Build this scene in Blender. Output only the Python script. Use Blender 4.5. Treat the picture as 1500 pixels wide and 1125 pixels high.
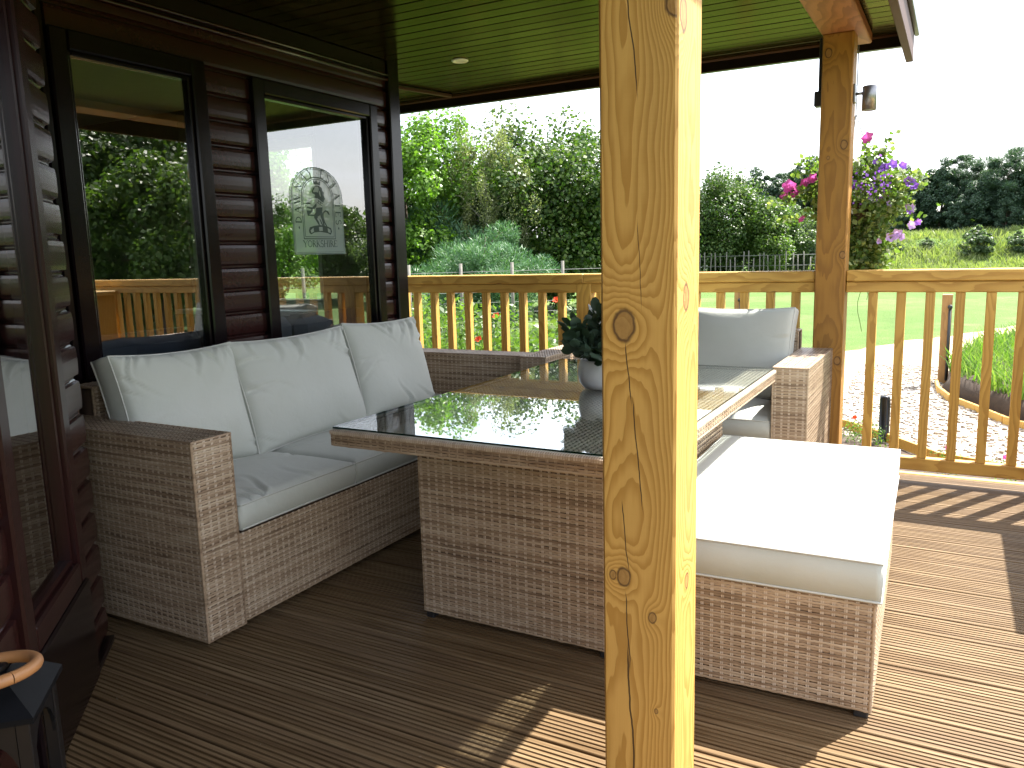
import bpy, math, random
import numpy as np
from mathutils import Vector, Matrix

for o in list(bpy.data.objects):
    bpy.data.objects.remove(o)
SC = bpy.context.scene
COL = SC.collection
R = math.radians

# ---------------------------------------------------------------- camera
CAM_H = 1.22
pitch, roll, yaw = 0.161492391, 0.0273029269, -0.507548673
fwd = np.array([0, math.cos(pitch), -math.sin(pitch)])
rgt = np.array([1.0, 0, 0])
dwn = np.cross(fwd, rgt)
c_, s_ = math.cos(roll), math.sin(roll)
rgt, dwn = c_ * rgt + s_ * dwn, -s_ * rgt + c_ * dwn
ca, sa = math.cos(yaw), math.sin(yaw)
RW = np.array([[ca, sa, 0], [-sa, ca, 0], [0, 0, 1]])
rgt, dwn, fwd = RW @ rgt, RW @ dwn, RW @ fwd
camd = bpy.data.cameras.new('camera')
camd.sensor_width = 36
camd.lens = 1167.72 / 1500 * 36
camd.clip_start = 0.05
camd.clip_end = 2000
cam = bpy.data.objects.new('camera', camd)
cam.matrix_world = Matrix(((rgt[0], -dwn[0], -fwd[0], 0), (rgt[1], -dwn[1], -fwd[1], 0), (rgt[2], -dwn[2], -fwd[2], CAM_H), (0, 0, 0, 1)))
COL.objects.link(cam)
SC.camera = cam

# ---------------------------------------------------------------- sky and sun
SUN_TO = Vector((0.35, 0.64, 1.0)).normalized()          # towards the sun
elev = math.asin(SUN_TO.z)
azim = math.atan2(SUN_TO.x, SUN_TO.y)
W = bpy.data.worlds.new('World')
SC.world = W
W.use_nodes = True
wn = W.node_tree.nodes
wl = W.node_tree.links
wn.clear()
sky = wn.new('ShaderNodeTexSky')
sky.sky_type = 'NISHITA'
sky.sun_disc = False
sky.sun_elevation = elev
sky.sun_rotation = azim
sky.air_density = 1.0
sky.dust_density = 3.0
sky.ozone_density = 1.0
bg = wn.new('ShaderNodeBackground')
bg.inputs[1].default_value = 0.09
wo = wn.new('ShaderNodeOutputWorld')
# thin bright cloud over the whole sky
wtc = wn.new('ShaderNodeTexCoord')
wmp = wn.new('ShaderNodeMapping')
wmp.inputs['Scale'].default_value = (1.0, 1.0, 2.6)
wnz = wn.new('ShaderNodeTexNoise')
wnz.inputs['Scale'].default_value = 2.1
wnz.inputs['Detail'].default_value = 7
wnz.inputs['Roughness'].default_value = 0.6
wnz.inputs['Distortion'].default_value = 0.4
wrp = wn.new('ShaderNodeMapRange')
wrp.interpolation_type = 'SMOOTHSTEP'
wrp.inputs[1].default_value = 0.36
wrp.inputs[2].default_value = 0.66
wrp.inputs[3].default_value = 0.25
wrp.inputs[4].default_value = 0.95
wmx = wn.new('ShaderNodeMixRGB')
wmx.inputs[2].default_value = (8.3, 8.6, 9.2, 1)
wl.new(wtc.outputs['Generated'], wmp.inputs[0])
wl.new(wmp.outputs[0], wnz.inputs[0])
wl.new(wnz.outputs[0], wrp.inputs[0])
wl.new(wrp.outputs[0], wmx.inputs[0])
wl.new(sky.outputs[0], wmx.inputs[1])
wl.new(wmx.outputs[0], bg.inputs[0])
wl.new(bg.outputs[0], wo.inputs[0])
sd = bpy.data.lights.new('sun', 'SUN')
sd.energy = 5.0
sd.angle = R(0.53)
sd.color = (1.0, 0.95, 0.87)
sun = bpy.data.objects.new('sun', sd)
sun.rotation_euler = SUN_TO.to_track_quat('Z', 'Y').to_euler()
sun.location = (4, 6, 12)
COL.objects.link(sun)
SC.view_settings.view_transform = 'Standard'
SC.view_settings.look = 'None'
SC.view_settings.gamma = 1
SC.view_settings.use_curve_mapping = False
SC.view_settings.exposure = 2.15
SC.cycles.max_bounces = 10
SC.cycles.diffuse_bounces = 5
SC.cycles.glossy_bounces = 5
SC.cycles.transparent_max_bounces = 16
SC.cycles.use_denoising = True
SC.cycles.sample_clamp_indirect = 8
SC.cycles.caustics_reflective = False
SC.cycles.caustics_refractive = False


# ---------------------------------------------------------------- materials
class NB:
    def __init__(s, name):
        s.m = bpy.data.materials.new(name)
        s.m.use_nodes = True
        s.t = s.m.node_tree
        s.t.nodes.clear()
        s.out = s.t.nodes.new('ShaderNodeOutputMaterial')

    def n(s, typ, ins=None, **kw):
        nd = s.t.nodes.new(typ)
        for k, v in kw.items():
            setattr(nd, k, v)
        for k, v in (ins or {}).items():
            s.set(nd.inputs[k], v)
        return nd

    def set(s, sock, v):
        if isinstance(v, bpy.types.NodeSocket):
            s.t.links.new(v, sock)
        elif isinstance(v, bpy.types.Node):
            s.t.links.new(v.outputs[0], sock)
        else:
            if sock.type == 'RGBA' and len(v) == 3:
                v = (*v, 1)
            sock.default_value = v

    def M(s, op, a, b=0.0, c=0.0, clamp=False):
        nd = s.t.nodes.new('ShaderNodeMath')
        nd.operation = op
        nd.use_clamp = clamp
        s.set(nd.inputs[0], a)
        s.set(nd.inputs[1], b)
        s.set(nd.inputs[2], c)
        return nd.outputs[0]

    def sep(s, v):
        nd = s.n('ShaderNodeSeparateXYZ', {0: v})
        return nd.outputs[0], nd.outputs[1], nd.outputs[2]

    def comb(s, x, y, z):
        return s.n('ShaderNodeCombineXYZ', {0: x, 1: y, 2: z}).outputs[0]

    def coord(s, which='Object'):
        return s.n('ShaderNodeTexCoord').outputs[which]

    def noise(s, vec, scale, detail=3, rough=0.55, dist=0.0):
        return s.n('ShaderNodeTexNoise', {'Vector': vec, 'Scale': scale, 'Detail': detail, 'Roughness': rough, 'Distortion': dist}).outputs[0]

    def smooth(s, x, a, b):
        nd = s.n('ShaderNodeMapRange', {0: x, 1: a, 2: b, 3: 0.0, 4: 1.0}, interpolation_type='SMOOTHSTEP')
        return nd.outputs[0]

    def lin(s, x, a, b, c, d):
        return s.n('ShaderNodeMapRange', {0: x, 1: a, 2: b, 3: c, 4: d}).outputs[0]

    def ramp(s, fac, stops):
        nd = s.n('ShaderNodeValToRGB', {0: fac})
        el = nd.color_ramp.elements
        while len(el) < len(stops):
            el.new(0.5)
        for e, (p, c) in zip(el, stops):
            e.position = p
            e.color = (*c, 1)
        return nd.outputs[0]

    def mix(s, f, a, b, mode='MIX'):
        nd = s.n('ShaderNodeMixRGB', {0: f, 1: a, 2: b}, blend_type=mode)
        return nd.outputs[0]

    def bump(s, h, strength, dist=0.002):
        return s.n('ShaderNodeBump', {'Height': h, 'Strength': strength, 'Distance': dist}).outputs[0]

    def pbsdf(s, **k):
        nd = s.n('ShaderNodeBsdfPrincipled')
        for a, v in k.items():
            s.set(nd.inputs[a.replace('_', ' ')], v)
        return nd.outputs[0]

    def done(s, shader):
        s.t.links.new(shader, s.out.inputs[0])
        return s.m


def rnd_vec(b, co, amount=7.0):
    r = b.n('ShaderNodeObjectInfo').outputs['Random']
    off = b.comb(b.M('MULTIPLY', r, amount), b.M('MULTIPLY', r, amount * 1.7), b.M('MULTIPLY', r, amount * 2.3))
    return b.n('ShaderNodeVectorMath', {0: co, 1: off}, operation='ADD').outputs[0], r


def pine(name, axis, wander=1.0, turb=0.035, light=(0.60, 0.36, 0.13), dark=(0.36, 0.18, 0.05), knots=(), freq=70.0, pith=(0.0, 0.0), rand=True, cracks=(), autoknots=0.5, face=1, tint=1.0):
    """Sawn softwood: growth rings about a wandering pith, knots that bend the rings, drying cracks."""
    b = NB(name)
    co = b.coord('Object')
    x, y, z = b.sep(co)
    if axis == 'X':
        a, bb, c = y, z, x
    elif axis == 'Y':
        a, bb, c = x, z, y
    else:
        a, bb, c = x, y, z
    vv = b.comb(a, bb, c)
    r = 0.5
    if rand:
        vv, r = rnd_vec(b, vv, 3.1)
        a2, b2, c2 = b.sep(vv)
        rr = b.M('SUBTRACT', r, 0.5)
        pa = b.M('ADD', a, b.M('MULTIPLY', rr, 0.12))
        pb = b.M('ADD', bb, b.M('MULTIPLY', b.M('SINE', b.M('MULTIPLY', r, 91.0)), 0.06))
    else:
        a2, b2, c2 = a, bb, c
        pa = b.M('SUBTRACT', a, pith[0])
        pb = b.M('SUBTRACT', bb, pith[1])
    # the pith wanders along the length
    w1 = b.M('SUBTRACT', b.noise(b.comb(0.0, 3.0, b.M('MULTIPLY', c2, 1.0)), 1.6, 2), 0.5)
    w2 = b.M('SUBTRACT', b.noise(b.comb(5.0, 1.0, b.M('MULTIPLY', c2, 1.0)), 1.3, 2), 0.5)
    pa = b.M('ADD', pa, b.M('MULTIPLY', w1, 0.11 * wander))
    pb = b.M('ADD', pb, b.M('MULTIPLY', w2, 0.13 * wander))
    rad = b.M('SQRT', b.M('ADD', b.M('MULTIPLY', pa, pa), b.M('MULTIPLY', pb, pb)))
    st = b.comb(b.M('MULTIPLY', a2, 9.0), b.M('MULTIPLY', b2, 9.0), b.M('MULTIPLY', c2, 1.6))
    rad = b.M('ADD', rad, b.M('MULTIPLY', b.M('SUBTRACT', b.noise(st, 1.6, 3), 0.5), turb))
    kn = None
    rim = None
    for (ka, kc, kr, kface) in knots:
        fa = a if kface == 'f' else bb
        da = b.M('SUBTRACT', fa, ka)
        dc = b.M('MULTIPLY', b.M('SUBTRACT', c, kc), 0.72)
        d2 = b.M('ADD', b.M('MULTIPLY', da, da), b.M('MULTIPLY', dc, dc))
        d = b.M('SQRT', d2)
        on = b.M('LESS_THAN', bb, 0.002) if kface == 'f' else b.M('GREATER_THAN', a, face - 0.002)
        d = b.M('ADD', d, b.M('MULTIPLY', b.M('SUBTRACT', b.noise(b.comb(a, bb, c), 45.0, 2), 0.5), kr * 0.5))
        bend = b.M('MULTIPLY', b.M('EXPONENT', b.M('MULTIPLY', d2, -1.0 / (kr * 2.6) ** 2)), kr * 2.1)
        rad = b.M('ADD', rad, b.M('MULTIPLY', bend, on))
        k = b.M('MULTIPLY', b.M('SUBTRACT', 1.0, b.smooth(d, kr * 0.75, kr)), on)
        rm = b.M('MULTIPLY', b.M('MULTIPLY', b.smooth(d, kr * 0.75, kr * 0.92), b.M('SUBTRACT', 1.0, b.smooth(d, kr * 0.95, kr * 1.25))), on)
        kn = k if kn is None else b.M('MAXIMUM', kn, k)
        rim = rm if rim is None else b.M('MAXIMUM', rim, rm)
    ring = b.M('FRACT', b.M('MULTIPLY', rad, freq))
    late = b.M('MULTIPLY', b.smooth(ring, 0.2, 0.9), b.M('SUBTRACT', 1.0, b.smooth(ring, 0.94, 1.0)))
    fine = b.noise(b.comb(b.M('MULTIPLY', a2, 160.0), b.M('MULTIPLY', b2, 160.0), b.M('MULTIPLY', c2, 5.0)), 1.5, 2)
    blot = b.noise(b.comb(b.M('MULTIPLY', a2, 6.0), b.M('MULTIPLY', b2, 6.0), b.M('MULTIPLY', c2, 1.5)), 1.0, 3)
    col = b.mix(b.M('MULTIPLY', late, 0.75), light, dark)
    col = b.mix(b.M('MULTIPLY', b.M('SUBTRACT', fine, 0.35), 0.35, clamp=True), col, dark)
    col = b.mix(b.smooth(blot, 0.35, 0.8), col, b.mix(0.28, col, (0.30, 0.17, 0.05)))
    if rand:
        col = b.mix(b.M('MULTIPLY', r, 0.35), col, b.mix(1.0, col, (0.74, 0.66, 0.55), 'MULTIPLY'))
    if autoknots > 0:
        vor = b.n('ShaderNodeTexVoronoi', {'Vector': b.comb(b.M('MULTIPLY', a2, 8.0), b.M('MULTIPLY', b2, 8.0), b.M('MULTIPLY', c2, 3.6)), 'Scale': 1.0})
        kd = vor.outputs['Distance']
        pick = b.M('LESS_THAN', b.sep(vor.outputs['Color'])[0], autoknots)
        k1 = b.M('MULTIPLY', b.M('SUBTRACT', 1.0, b.smooth(kd, 0.05, 0.11)), pick)
        col = b.mix(b.M('MULTIPLY', k1, 0.8), col, (0.16, 0.07, 0.025))
    if kn is not None:
        core = b.mix(b.noise(b.comb(a, bb, c), 90.0, 3), (0.17, 0.075, 0.02), (0.42, 0.24, 0.075))
        col = b.mix(b.M('MULTIPLY', kn, 0.75), col, core)
        col = b.mix(b.M('MULTIPLY', rim, 0.85), col, (0.06, 0.025, 0.01))
    cr = None
    for (a0, c0, a1, c1, wid) in cracks:
        tt = b.lin(c, c0, c1, 0.0, 1.0)
        ac = b.M('ADD', a0, b.M('MULTIPLY', tt, a1 - a0))
        ac = b.M('ADD', ac, b.M('MULTIPLY', b.M('SUBTRACT', b.noise(b.comb(a0 * 50, 0.0, c), 9.0, 3), 0.5), 0.014))
        dd = b.M('ABSOLUTE', b.M('SUBTRACT', a, ac))
        ends = b.M('MULTIPLY', b.smooth(tt, 0.0, 0.15), b.M('SUBTRACT', 1.0, b.smooth(tt, 0.75, 1.0)))
        wv = b.M('MULTIPLY', ends, wid)
        hit = b.M('MULTIPLY', b.M('LESS_THAN', dd, wv), b.M('LESS_THAN', bb, 0.002))
        cr = hit if cr is None else b.M('MAXIMUM', cr, hit)
    if cr is not None:
        col = b.mix(b.M('MULTIPLY', cr, 0.92), col, (0.03, 0.014, 0.006))
    saw = b.noise(b.comb(b.M('MULTIPLY', a2, 3.0), b.M('MULTIPLY', b2, 3.0), b.M('MULTIPLY', c2, 55.0)), 1.0, 2)
    h = b.M('ADD', b.M('ADD', b.M('MULTIPLY', late, 0.5), b.M('MULTIPLY', fine, 0.6)), b.M('MULTIPLY', saw, 0.7))
    if cr is not None:
        h = b.M('SUBTRACT', h, b.M('MULTIPLY', cr, 3.0))
    sh = b.pbsdf(Base_Color=col, Roughness=0.62, Normal=b.bump(h, 0.35, 0.0015))
    return b.done(sh)


def simple(name, col, rough=0.5, metallic=0.0, noise_amt=0.15, scale=20.0, bump=0.0, spec=0.5, coat=0.0):
    b = NB(name)
    co, r = rnd_vec(b, b.coord())
    nz = b.noise(co, scale, 4)
    c = b.mix(b.M('MULTIPLY', b.smooth(nz, 0.3, 0.75), noise_amt * 2.2, clamp=True), col, tuple(v * 0.55 for v in col))
    k = dict(Base_Color=c, Roughness=b.M('ADD', rough - 0.06, b.M('MULTIPLY', nz, 0.12)), Metallic=metallic, Specular_IOR_Level=spec, Coat_Weight=coat)
    if bump:
        k['Normal'] = b.bump(b.noise(co, scale * 4, 3), bump, 0.002)
    return b.done(b.pbsdf(**k))


def mat_rattan(name, light=(0.56, 0.45, 0.325), mid=(0.375, 0.272, 0.178), dark=(0.14, 0.088, 0.053)):
    b = NB(name)
    co = b.coord()
    x, y, z = b.sep(co)
    g = b.n('ShaderNodeNewGeometry').outputs['Random Per Island']
    streak = b.noise(b.comb(b.M('MULTIPLY', x, 9.0), b.M('MULTIPLY', y, 9.0), b.M('MULTIPLY', z, 70.0)), 1.0, 3)
    f = b.M('ADD', b.M('MULTIPLY', g, 0.45), b.M('MULTIPLY', b.M('SUBTRACT', streak, 0.22), 0.95))
    col = b.ramp(f, [(0.1, dark), (0.45, mid), (0.85, light)])
    fn = b.noise(b.comb(b.M('MULTIPLY', x, 60.0), b.M('MULTIPLY', y, 60.0), b.M('MULTIPLY', z, 400.0)), 1.0, 2)
    col = b.mix(b.M('MULTIPLY', fn, 0.3), col, dark)
    return b.done(b.pbsdf(Base_Color=col, Roughness=0.42, Specular_IOR_Level=0.45, Normal=b.bump(fn, 0.25, 0.0006)))


def mat_fabric(name, col):
    b = NB(name)
    co = b.coord()
    wv = b.noise(co, 900.0, 2)
    bl = b.noise(co, 5.0, 4)
    c = b.mix(b.M('MULTIPLY', wv, 0.25), col, tuple(v * 0.72 for v in col))
    c = b.mix(b.M('MULTIPLY', b.smooth(bl, 0.4, 0.75), 0.22), c, tuple(v * q for v, q in zip(col, (0.74, 0.74, 0.70))))
    h = b.M('ADD', b.M('MULTIPLY', wv, 0.35), b.M('MULTIPLY', b.noise(co, 26.0, 4, 0.6, 0.6), 2.5))
    return b.done(b.pbsdf(Base_Color=c, Roughness=0.85, Sheen_Weight=0.1, Specular_IOR_Level=0.1, Normal=b.bump(h, 0.35, 0.0016)))


def mat_glass(name, f0=0.06, tint=(0.93, 0.97, 0.95)):
    b = NB(name)
    lw = b.n('ShaderNodeLayerWeight', {'Blend': 0.5}).outputs['Facing']
    f5 = b.M('POWER', lw, 5.0)
    fv = b.M('ADD', f0, b.M('MULTIPLY', f5, 1.0 - f0), clamp=True)
    tr = b.n('ShaderNodeBsdfTransparent', {'Color': tint})
    gl = b.n('ShaderNodeBsdfGlossy', {'Color': (1, 1, 1), 'Roughness': 0.0})
    mx = b.n('ShaderNodeMixShader', {0: fv, 1: tr.outputs[0], 2: gl.outputs[0]})
    return b.done(mx.outputs[0])


def mat_leaf(name, c1, c2, c3, trans=0.45, rough=0.45, glow=(1.25, 1.45, 0.55)):
    b = NB(name)
    g = b.n('ShaderNodeNewGeometry').outputs['Random Per Island']
    big = b.noise(b.coord(), 0.9, 2)
    f = b.M('ADD', b.M('MULTIPLY', g, 0.75), b.M('MULTIPLY', b.M('SUBTRACT', big, 0.3), 0.6))
    col = b.ramp(f, [(0.05, c1), (0.5, c2), (0.95, c3)])
    p = b.pbsdf(Base_Color=col, Roughness=rough, Specular_IOR_Level=0.35)
    tcol = b.mix(1.0, col, glow, 'MULTIPLY')
    t = b.n('ShaderNodeBsdfTranslucent', {'Color': tcol}).outputs[0]
    return b.done(b.n('ShaderNodeMixShader', {0: trans, 1: p, 2: t}).outputs[0])


def mat_deck():
    b = NB('grooved_decking')
    co, r = rnd_vec(b, b.coord(), 9.0)
    x, y, z = b.sep(co)
    gr = b.noise(b.comb(b.M('MULTIPLY', x, 2.5), b.M('MULTIPLY', y, 90.0), b.M('MULTIPLY', z, 90.0)), 1.0, 4)
    bl = b.noise(b.comb(b.M('MULTIPLY', x, 1.1), b.M('MULTIPLY', y, 4.0), z), 1.4, 4)
    col = b.ramp(gr, [(0.25, (0.065, 0.037, 0.016)), (0.5, (0.145, 0.096, 0.050)), (0.8, (0.25, 0.180, 0.103))])
    col = b.mix(b.M('MULTIPLY', b.smooth(bl, 0.42, 0.72), 0.40), col, (0.16, 0.110, 0.070))
    col = b.mix(b.M('MULTIPLY', r, 0.45), col, b.mix(1.0, col, (0.66, 0.60, 0.54), 'MULTIPLY'))
    spk = b.noise(co, 34.0, 2)
    col = b.mix(b.M('MULTIPLY', b.smooth(spk, 0.74, 0.80), 0.35), col, (0.42, 0.38, 0.33))
    rg = b.lin(bl, 0.3, 0.75, 0.42, 0.62)
    return b.done(b.pbsdf(Base_Color=col, Roughness=rg, Specular_IOR_Level=0.12, Normal=b.bump(gr, 0.35, 0.0015)))


def mat_gloss_timber(name, col, axis, rough=0.2, ior=1.5, spec=0.5, tint=(1, 1, 1, 1)):
    b = NB(name)
    co, r = rnd_vec(b, b.coord(), 5.0)
    x, y, z = b.sep(co)
    k = {'X': (1.2, 60, 60), 'Y': (60, 1.2, 60), 'Z': (60, 60, 1.2)}[axis]
    v = b.comb(b.M('MULTIPLY', x, k[0]), b.M('MULTIPLY', y, k[1]), b.M('MULTIPLY', z, k[2]))
    g = b.noise(v, 1.0, 4)
    low = b.noise(co, 2.2, 3)
    c = b.mix(b.M('MULTIPLY', g, 0.5), col, tuple(q * 0.5 for q in col))
    c = b.mix(b.M('MULTIPLY', r, 0.3), c, tuple(q * 0.7 for q in col))
    h = b.M('ADD', b.M('MULTIPLY', g, 0.35), b.M('MULTIPLY', low, 1.5))
    return b.done(b.pbsdf(Base_Color=c, IOR=ior, Specular_IOR_Level=spec, Specular_Tint=tint, Roughness=b.M('ADD', rough, b.M('MULTIPLY', low, 0.12)), Normal=b.bump(h, 0.12, 0.003)))


def mat_varnished(name):
    """dark boards under amber varnish: the sheen is tinted and grows towards grazing angles"""
    b = NB(name)
    co, r = rnd_vec(b, b.coord(), 5.0)
    x, y, z = b.sep(co)
    g = b.noise(b.comb(b.M('MULTIPLY', x, 1.2), b.M('MULTIPLY', y, 60.0), b.M('MULTIPLY', z, 60.0)), 1.0, 4)
    low = b.noise(co, 2.2, 3)
    c = b.mix(g, (0.016, 0.010, 0.004), (0.006, 0.004, 0.002))
    nrm = b.bump(b.M('ADD', b.M('MULTIPLY', g, 0.35), b.M('MULTIPLY', low, 1.5)), 0.12, 0.003)
    df = b.n('ShaderNodeBsdfDiffuse', {'Color': c, 'Normal': nrm}).outputs[0]
    gc = b.mix(b.M('MULTIPLY', r, 0.6), (1.0, 0.93, 0.36), (0.82, 0.72, 0.30))
    gl = b.n('ShaderNodeBsdfGlossy', {'Color': gc, 'Roughness': b.M('ADD', 0.10, b.M('MULTIPLY', low, 0.14)), 'Normal': nrm}).outputs[0]
    f5 = b.M('POWER', b.n('ShaderNodeLayerWeight', {'Blend': 0.5}).outputs['Facing'], 4.0)
    return b.done(b.n('ShaderNodeMixShader', {0: b.M('ADD', 0.03, b.M('MULTIPLY', f5, 0.34)), 1: df, 2: gl}).outputs[0])


def mat_lawn():
    b = NB('lawn_and_soil')
    co = b.coord()
    x, y, z = b.sep(co)
    n1 = b.noise(co, 0.16, 4)
    n2 = b.noise(co, 2.3, 4)
    n3 = b.noise(co, 26.0, 3)
    f = b.M('ADD', b.M('ADD', b.M('MULTIPLY', n1, 0.6), b.M('MULTIPLY', n2, 0.3)), b.M('MULTIPLY', n3, 0.28))
    col = b.ramp(f, [(0.35, (0.040, 0.078, 0.016)), (0.58, (0.072, 0.130, 0.027)), (0.8, (0.140, 0.180, 0.060))])
    dry = b.smooth(b.noise(co, 0.55, 5, 0.6), 0.56, 0.72)
    col = b.mix(b.M('MULTIPLY', dry, 0.35), col, (0.19, 0.195, 0.095))
    return b.done(b.pbsdf(Base_Color=col, Roughness=0.9, Specular_IOR_Level=0.15, Normal=b.bump(b.M('ADD', n3, b.M('MULTIPLY', n2, 0.5)), 0.9, 0.05)))


def mat_gravel():
    b = NB('pale_gravel')
    co = b.coord()
    vor = b.n('ShaderNodeTexVoronoi', {'Vector': co, 'Scale': 34.0})
    cell = b.sep(vor.outputs['Color'])[0]
    n = b.noise(co, 1.3, 4)
    col = b.ramp(cell, [(0.0, (0.30, 0.25, 0.20)), (0.45, (0.46, 0.41, 0.35)), (1.0, (0.60, 0.56, 0.51))])
    col = b.mix(b.M('MULTIPLY', b.smooth(vor.outputs['Distance'], 0.32, 0.6), 0.5), col, (0.17, 0.13, 0.09))
    col = b.mix(b.M('MULTIPLY', b.smooth(n, 0.45, 0.7), 0.45), col, (0.40, 0.31, 0.21))
    h = b.M('SUBTRACT', 1.0, vor.outputs['Distance'])
    return b.done(b.pbsdf(Base_Color=col, Roughness=0.9, Normal=b.bump(h, 0.8, 0.012)))


MT = {}
MT['post_near'] = pine('near_post_pine', 'Z', light=(0.61, 0.350, 0.088), dark=(0.38, 0.182, 0.026), freq=170.0, wander=0.85, turb=0.02, pith=(0.055, 0.10), rand=False, face=0.15, autoknots=0,
                       knots=[(0.048, 1.08, 0.021, 'f'), (0.045, 0.575, 0.014, 'f'), (0.022, 0.575, 0.007, 'f'), (0.105, 0.50, 0.008, 'f'), (0.146, 1.645, 0.018, 'f'), (0.113, 0.30, 0.004, 'f'), (0.06, 1.13, 0.018, 's'), (0.08, 0.555, 0.012, 's'), (0.03, 1.63, 0.020, 's')],
                       cracks=[(0.052, 1.72, 0.077, 1.48, 0.0013), (0.076, 1.28, 0.083, 1.10, 0.0007), (0.05, 1.05, 0.064, 0.92, 0.0012), (0.062, 0.95, 0.087, 0.70, 0.0012), (0.04, 0.74, 0.057, 0.575, 0.0011), (0.049, 0.55, 0.058, 0.36, 0.0012), (0.052, 0.45, 0.071, 0.02, 0.0019)])
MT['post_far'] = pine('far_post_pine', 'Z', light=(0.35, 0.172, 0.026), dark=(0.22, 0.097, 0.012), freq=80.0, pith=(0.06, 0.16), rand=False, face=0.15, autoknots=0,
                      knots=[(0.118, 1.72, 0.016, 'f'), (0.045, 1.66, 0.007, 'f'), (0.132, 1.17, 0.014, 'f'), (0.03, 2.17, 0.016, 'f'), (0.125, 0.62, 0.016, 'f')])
MT['pineX'] = pine('rail_pine', 'X', light=(0.62, 0.385, 0.088), dark=(0.42, 0.225, 0.040), autoknots=0.22)
MT['pineZ'] = pine('baluster_pine', 'Z', light=(0.65, 0.405, 0.090), dark=(0.44, 0.24, 0.042), autoknots=0.22)
MT['beam'] = pine('stained_beam', 'Y', light=(0.30, 0.125, 0.055), dark=(0.17, 0.06, 0.025), autoknots=0.15)
MT['rattan'] = mat_rattan('woven_rattan')
MT['rattan_light'] = mat_rattan('pale_rattan_uprights', (0.62, 0.53, 0.42), (0.54, 0.44, 0.34), (0.38, 0.29, 0.21))
MT['rattan_back'] = simple('rattan_dark_core', (0.075, 0.045, 0.028), 0.7)  # dark brown backing and frame under the weave
MT['fabric'] = mat_fabric('pale_sage_fabric', (0.51, 0.53, 0.485))
MT['piping'] = mat_fabric('fabric_piping', (0.55, 0.56, 0.52))
MT['glass'] = mat_glass('window_glass', 0.23, (0.80, 0.86, 0.82))
MT['door_glass'] = mat_glass('door_glass', 0.34, (0.72, 0.78, 0.76))
MT['table_glass'] = mat_glass('table_glass', 0.10, (0.92, 0.96, 0.95))
MT['glass_edge'] = simple('green_glass_edge', (0.008, 0.03, 0.026), 0.1, spec=0.8)
MT['deck'] = mat_deck()
MT['ceiling'] = mat_varnished('varnished_ceiling_board')
MT['clad'] = mat_gloss_timber('mahogany_log_cladding', (0.030, 0.009, 0.008), 'Y', 0.16, 1.5, 0.4)
MT['clad_c'] = MT['clad']
MT['frame'] = mat_gloss_timber('dark_window_frame', (0.006, 0.003, 0.004), 'Z', 0.13, 1.5, 0.28)
MT['redframe'] = mat_gloss_timber('mahogany_frame', (0.022, 0.006, 0.006), 'Z', 0.18, 1.5, 0.3)
MT['dark'] = simple('dark_brown_board', (0.010, 0.006, 0.005), 0.3, spec=0.25)
MT['verge'] = mat_gloss_timber('brown_verge_board', (0.075, 0.036, 0.025), 'Y', 0.55, 1.5, 0.2)
MT['lawn'] = mat_lawn()
MT['gravel'] = mat_gravel()
MT['soil'] = simple('bed_soil', (0.055, 0.034, 0.021), 0.95, noise_amt=0.4, scale=9, bump=0.9)
MT['sand'] = simple('sandy_worn_ground', (0.44, 0.34, 0.22), 0.95, noise_amt=0.3, scale=4, bump=0.5)
MT['black'] = simple('black_powder_coat', (0.005, 0.006, 0.008), 0.3, spec=0.3)
MT['lantern_top'] = simple('matt_black_metal', (0.004, 0.0045, 0.006), 0.55, spec=0.12)
MT['blackplastic'] = simple('black_plastic', (0.02, 0.02, 0.022), 0.45)
MT['steel'] = simple('brushed_steel', (0.30, 0.30, 0.31), 0.42, metallic=0.85, noise_amt=0.1, scale=60)
MT['white'] = simple('white_paint', (0.78, 0.78, 0.76), 0.4, noise_amt=0.04)
MT['ceramic'] = simple('white_ceramic', (0.62, 0.64, 0.66), 0.35, noise_amt=0.05)
MT['ringwood'] = simple('ring_handle_wood', (0.40, 0.19, 0.075), 0.45, noise_amt=0.2, scale=14)
MT['bark'] = simple('tree_bark', (0.12, 0.09, 0.065), 0.95, noise_amt=0.5, scale=9, bump=0.8)
MT['birchbark'] = simple('birch_bark', (0.42, 0.40, 0.36), 0.9, noise_amt=0.5, scale=6, bump=0.4)
MT['greypost'] = simple('weathered_grey_timber', (0.16, 0.15, 0.13), 0.9, noise_amt=0.3, scale=15)
MT['stake'] = pine('stake_pine', 'Z', light=(0.40, 0.22, 0.08), dark=(0.26, 0.13, 0.045), autoknots=0.2)
MT['interior'] = simple('interior_panel', (0.16, 0.15, 0.13), 0.8, noise_amt=0.1)
MT['interior_ceiling'] = simple('interior_ceiling_paint', (0.62, 0.60, 0.54), 0.8, noise_amt=0.05)
MT['navy'] = simple('navy_upholstery', (0.018, 0.026, 0.055), 0.7, noise_amt=0.3)
MT['wire'] = simple('galvanised_wire', (0.16, 0.16, 0.16), 0.6, metallic=0.2)
MT['leaf_maple'] = mat_leaf('bright_maple_leaf', (0.055, 0.12, 0.014), (0.095, 0.19, 0.022), (0.15, 0.25, 0.04))
MT['leaf_syc'] = mat_leaf('sycamore_leaf', (0.020, 0.050, 0.010), (0.042, 0.088, 0.016), (0.12, 0.165, 0.04), 0.35)
MT['leaf_birch'] = mat_leaf('birch_leaf', (0.10, 0.12, 0.06), (0.16, 0.185, 0.09), (0.25, 0.26, 0.15))
MT['leaf_pine'] = mat_leaf('soft_pine_needle', (0.035, 0.095, 0.045), (0.065, 0.15, 0.07), (0.12, 0.21, 0.105), 0.25)
MT['leaf_darkpine'] = mat_leaf('dark_pine_needle', (0.022, 0.050, 0.030), (0.040, 0.080, 0.048), (0.08, 0.125, 0.07), 0.25)
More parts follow.
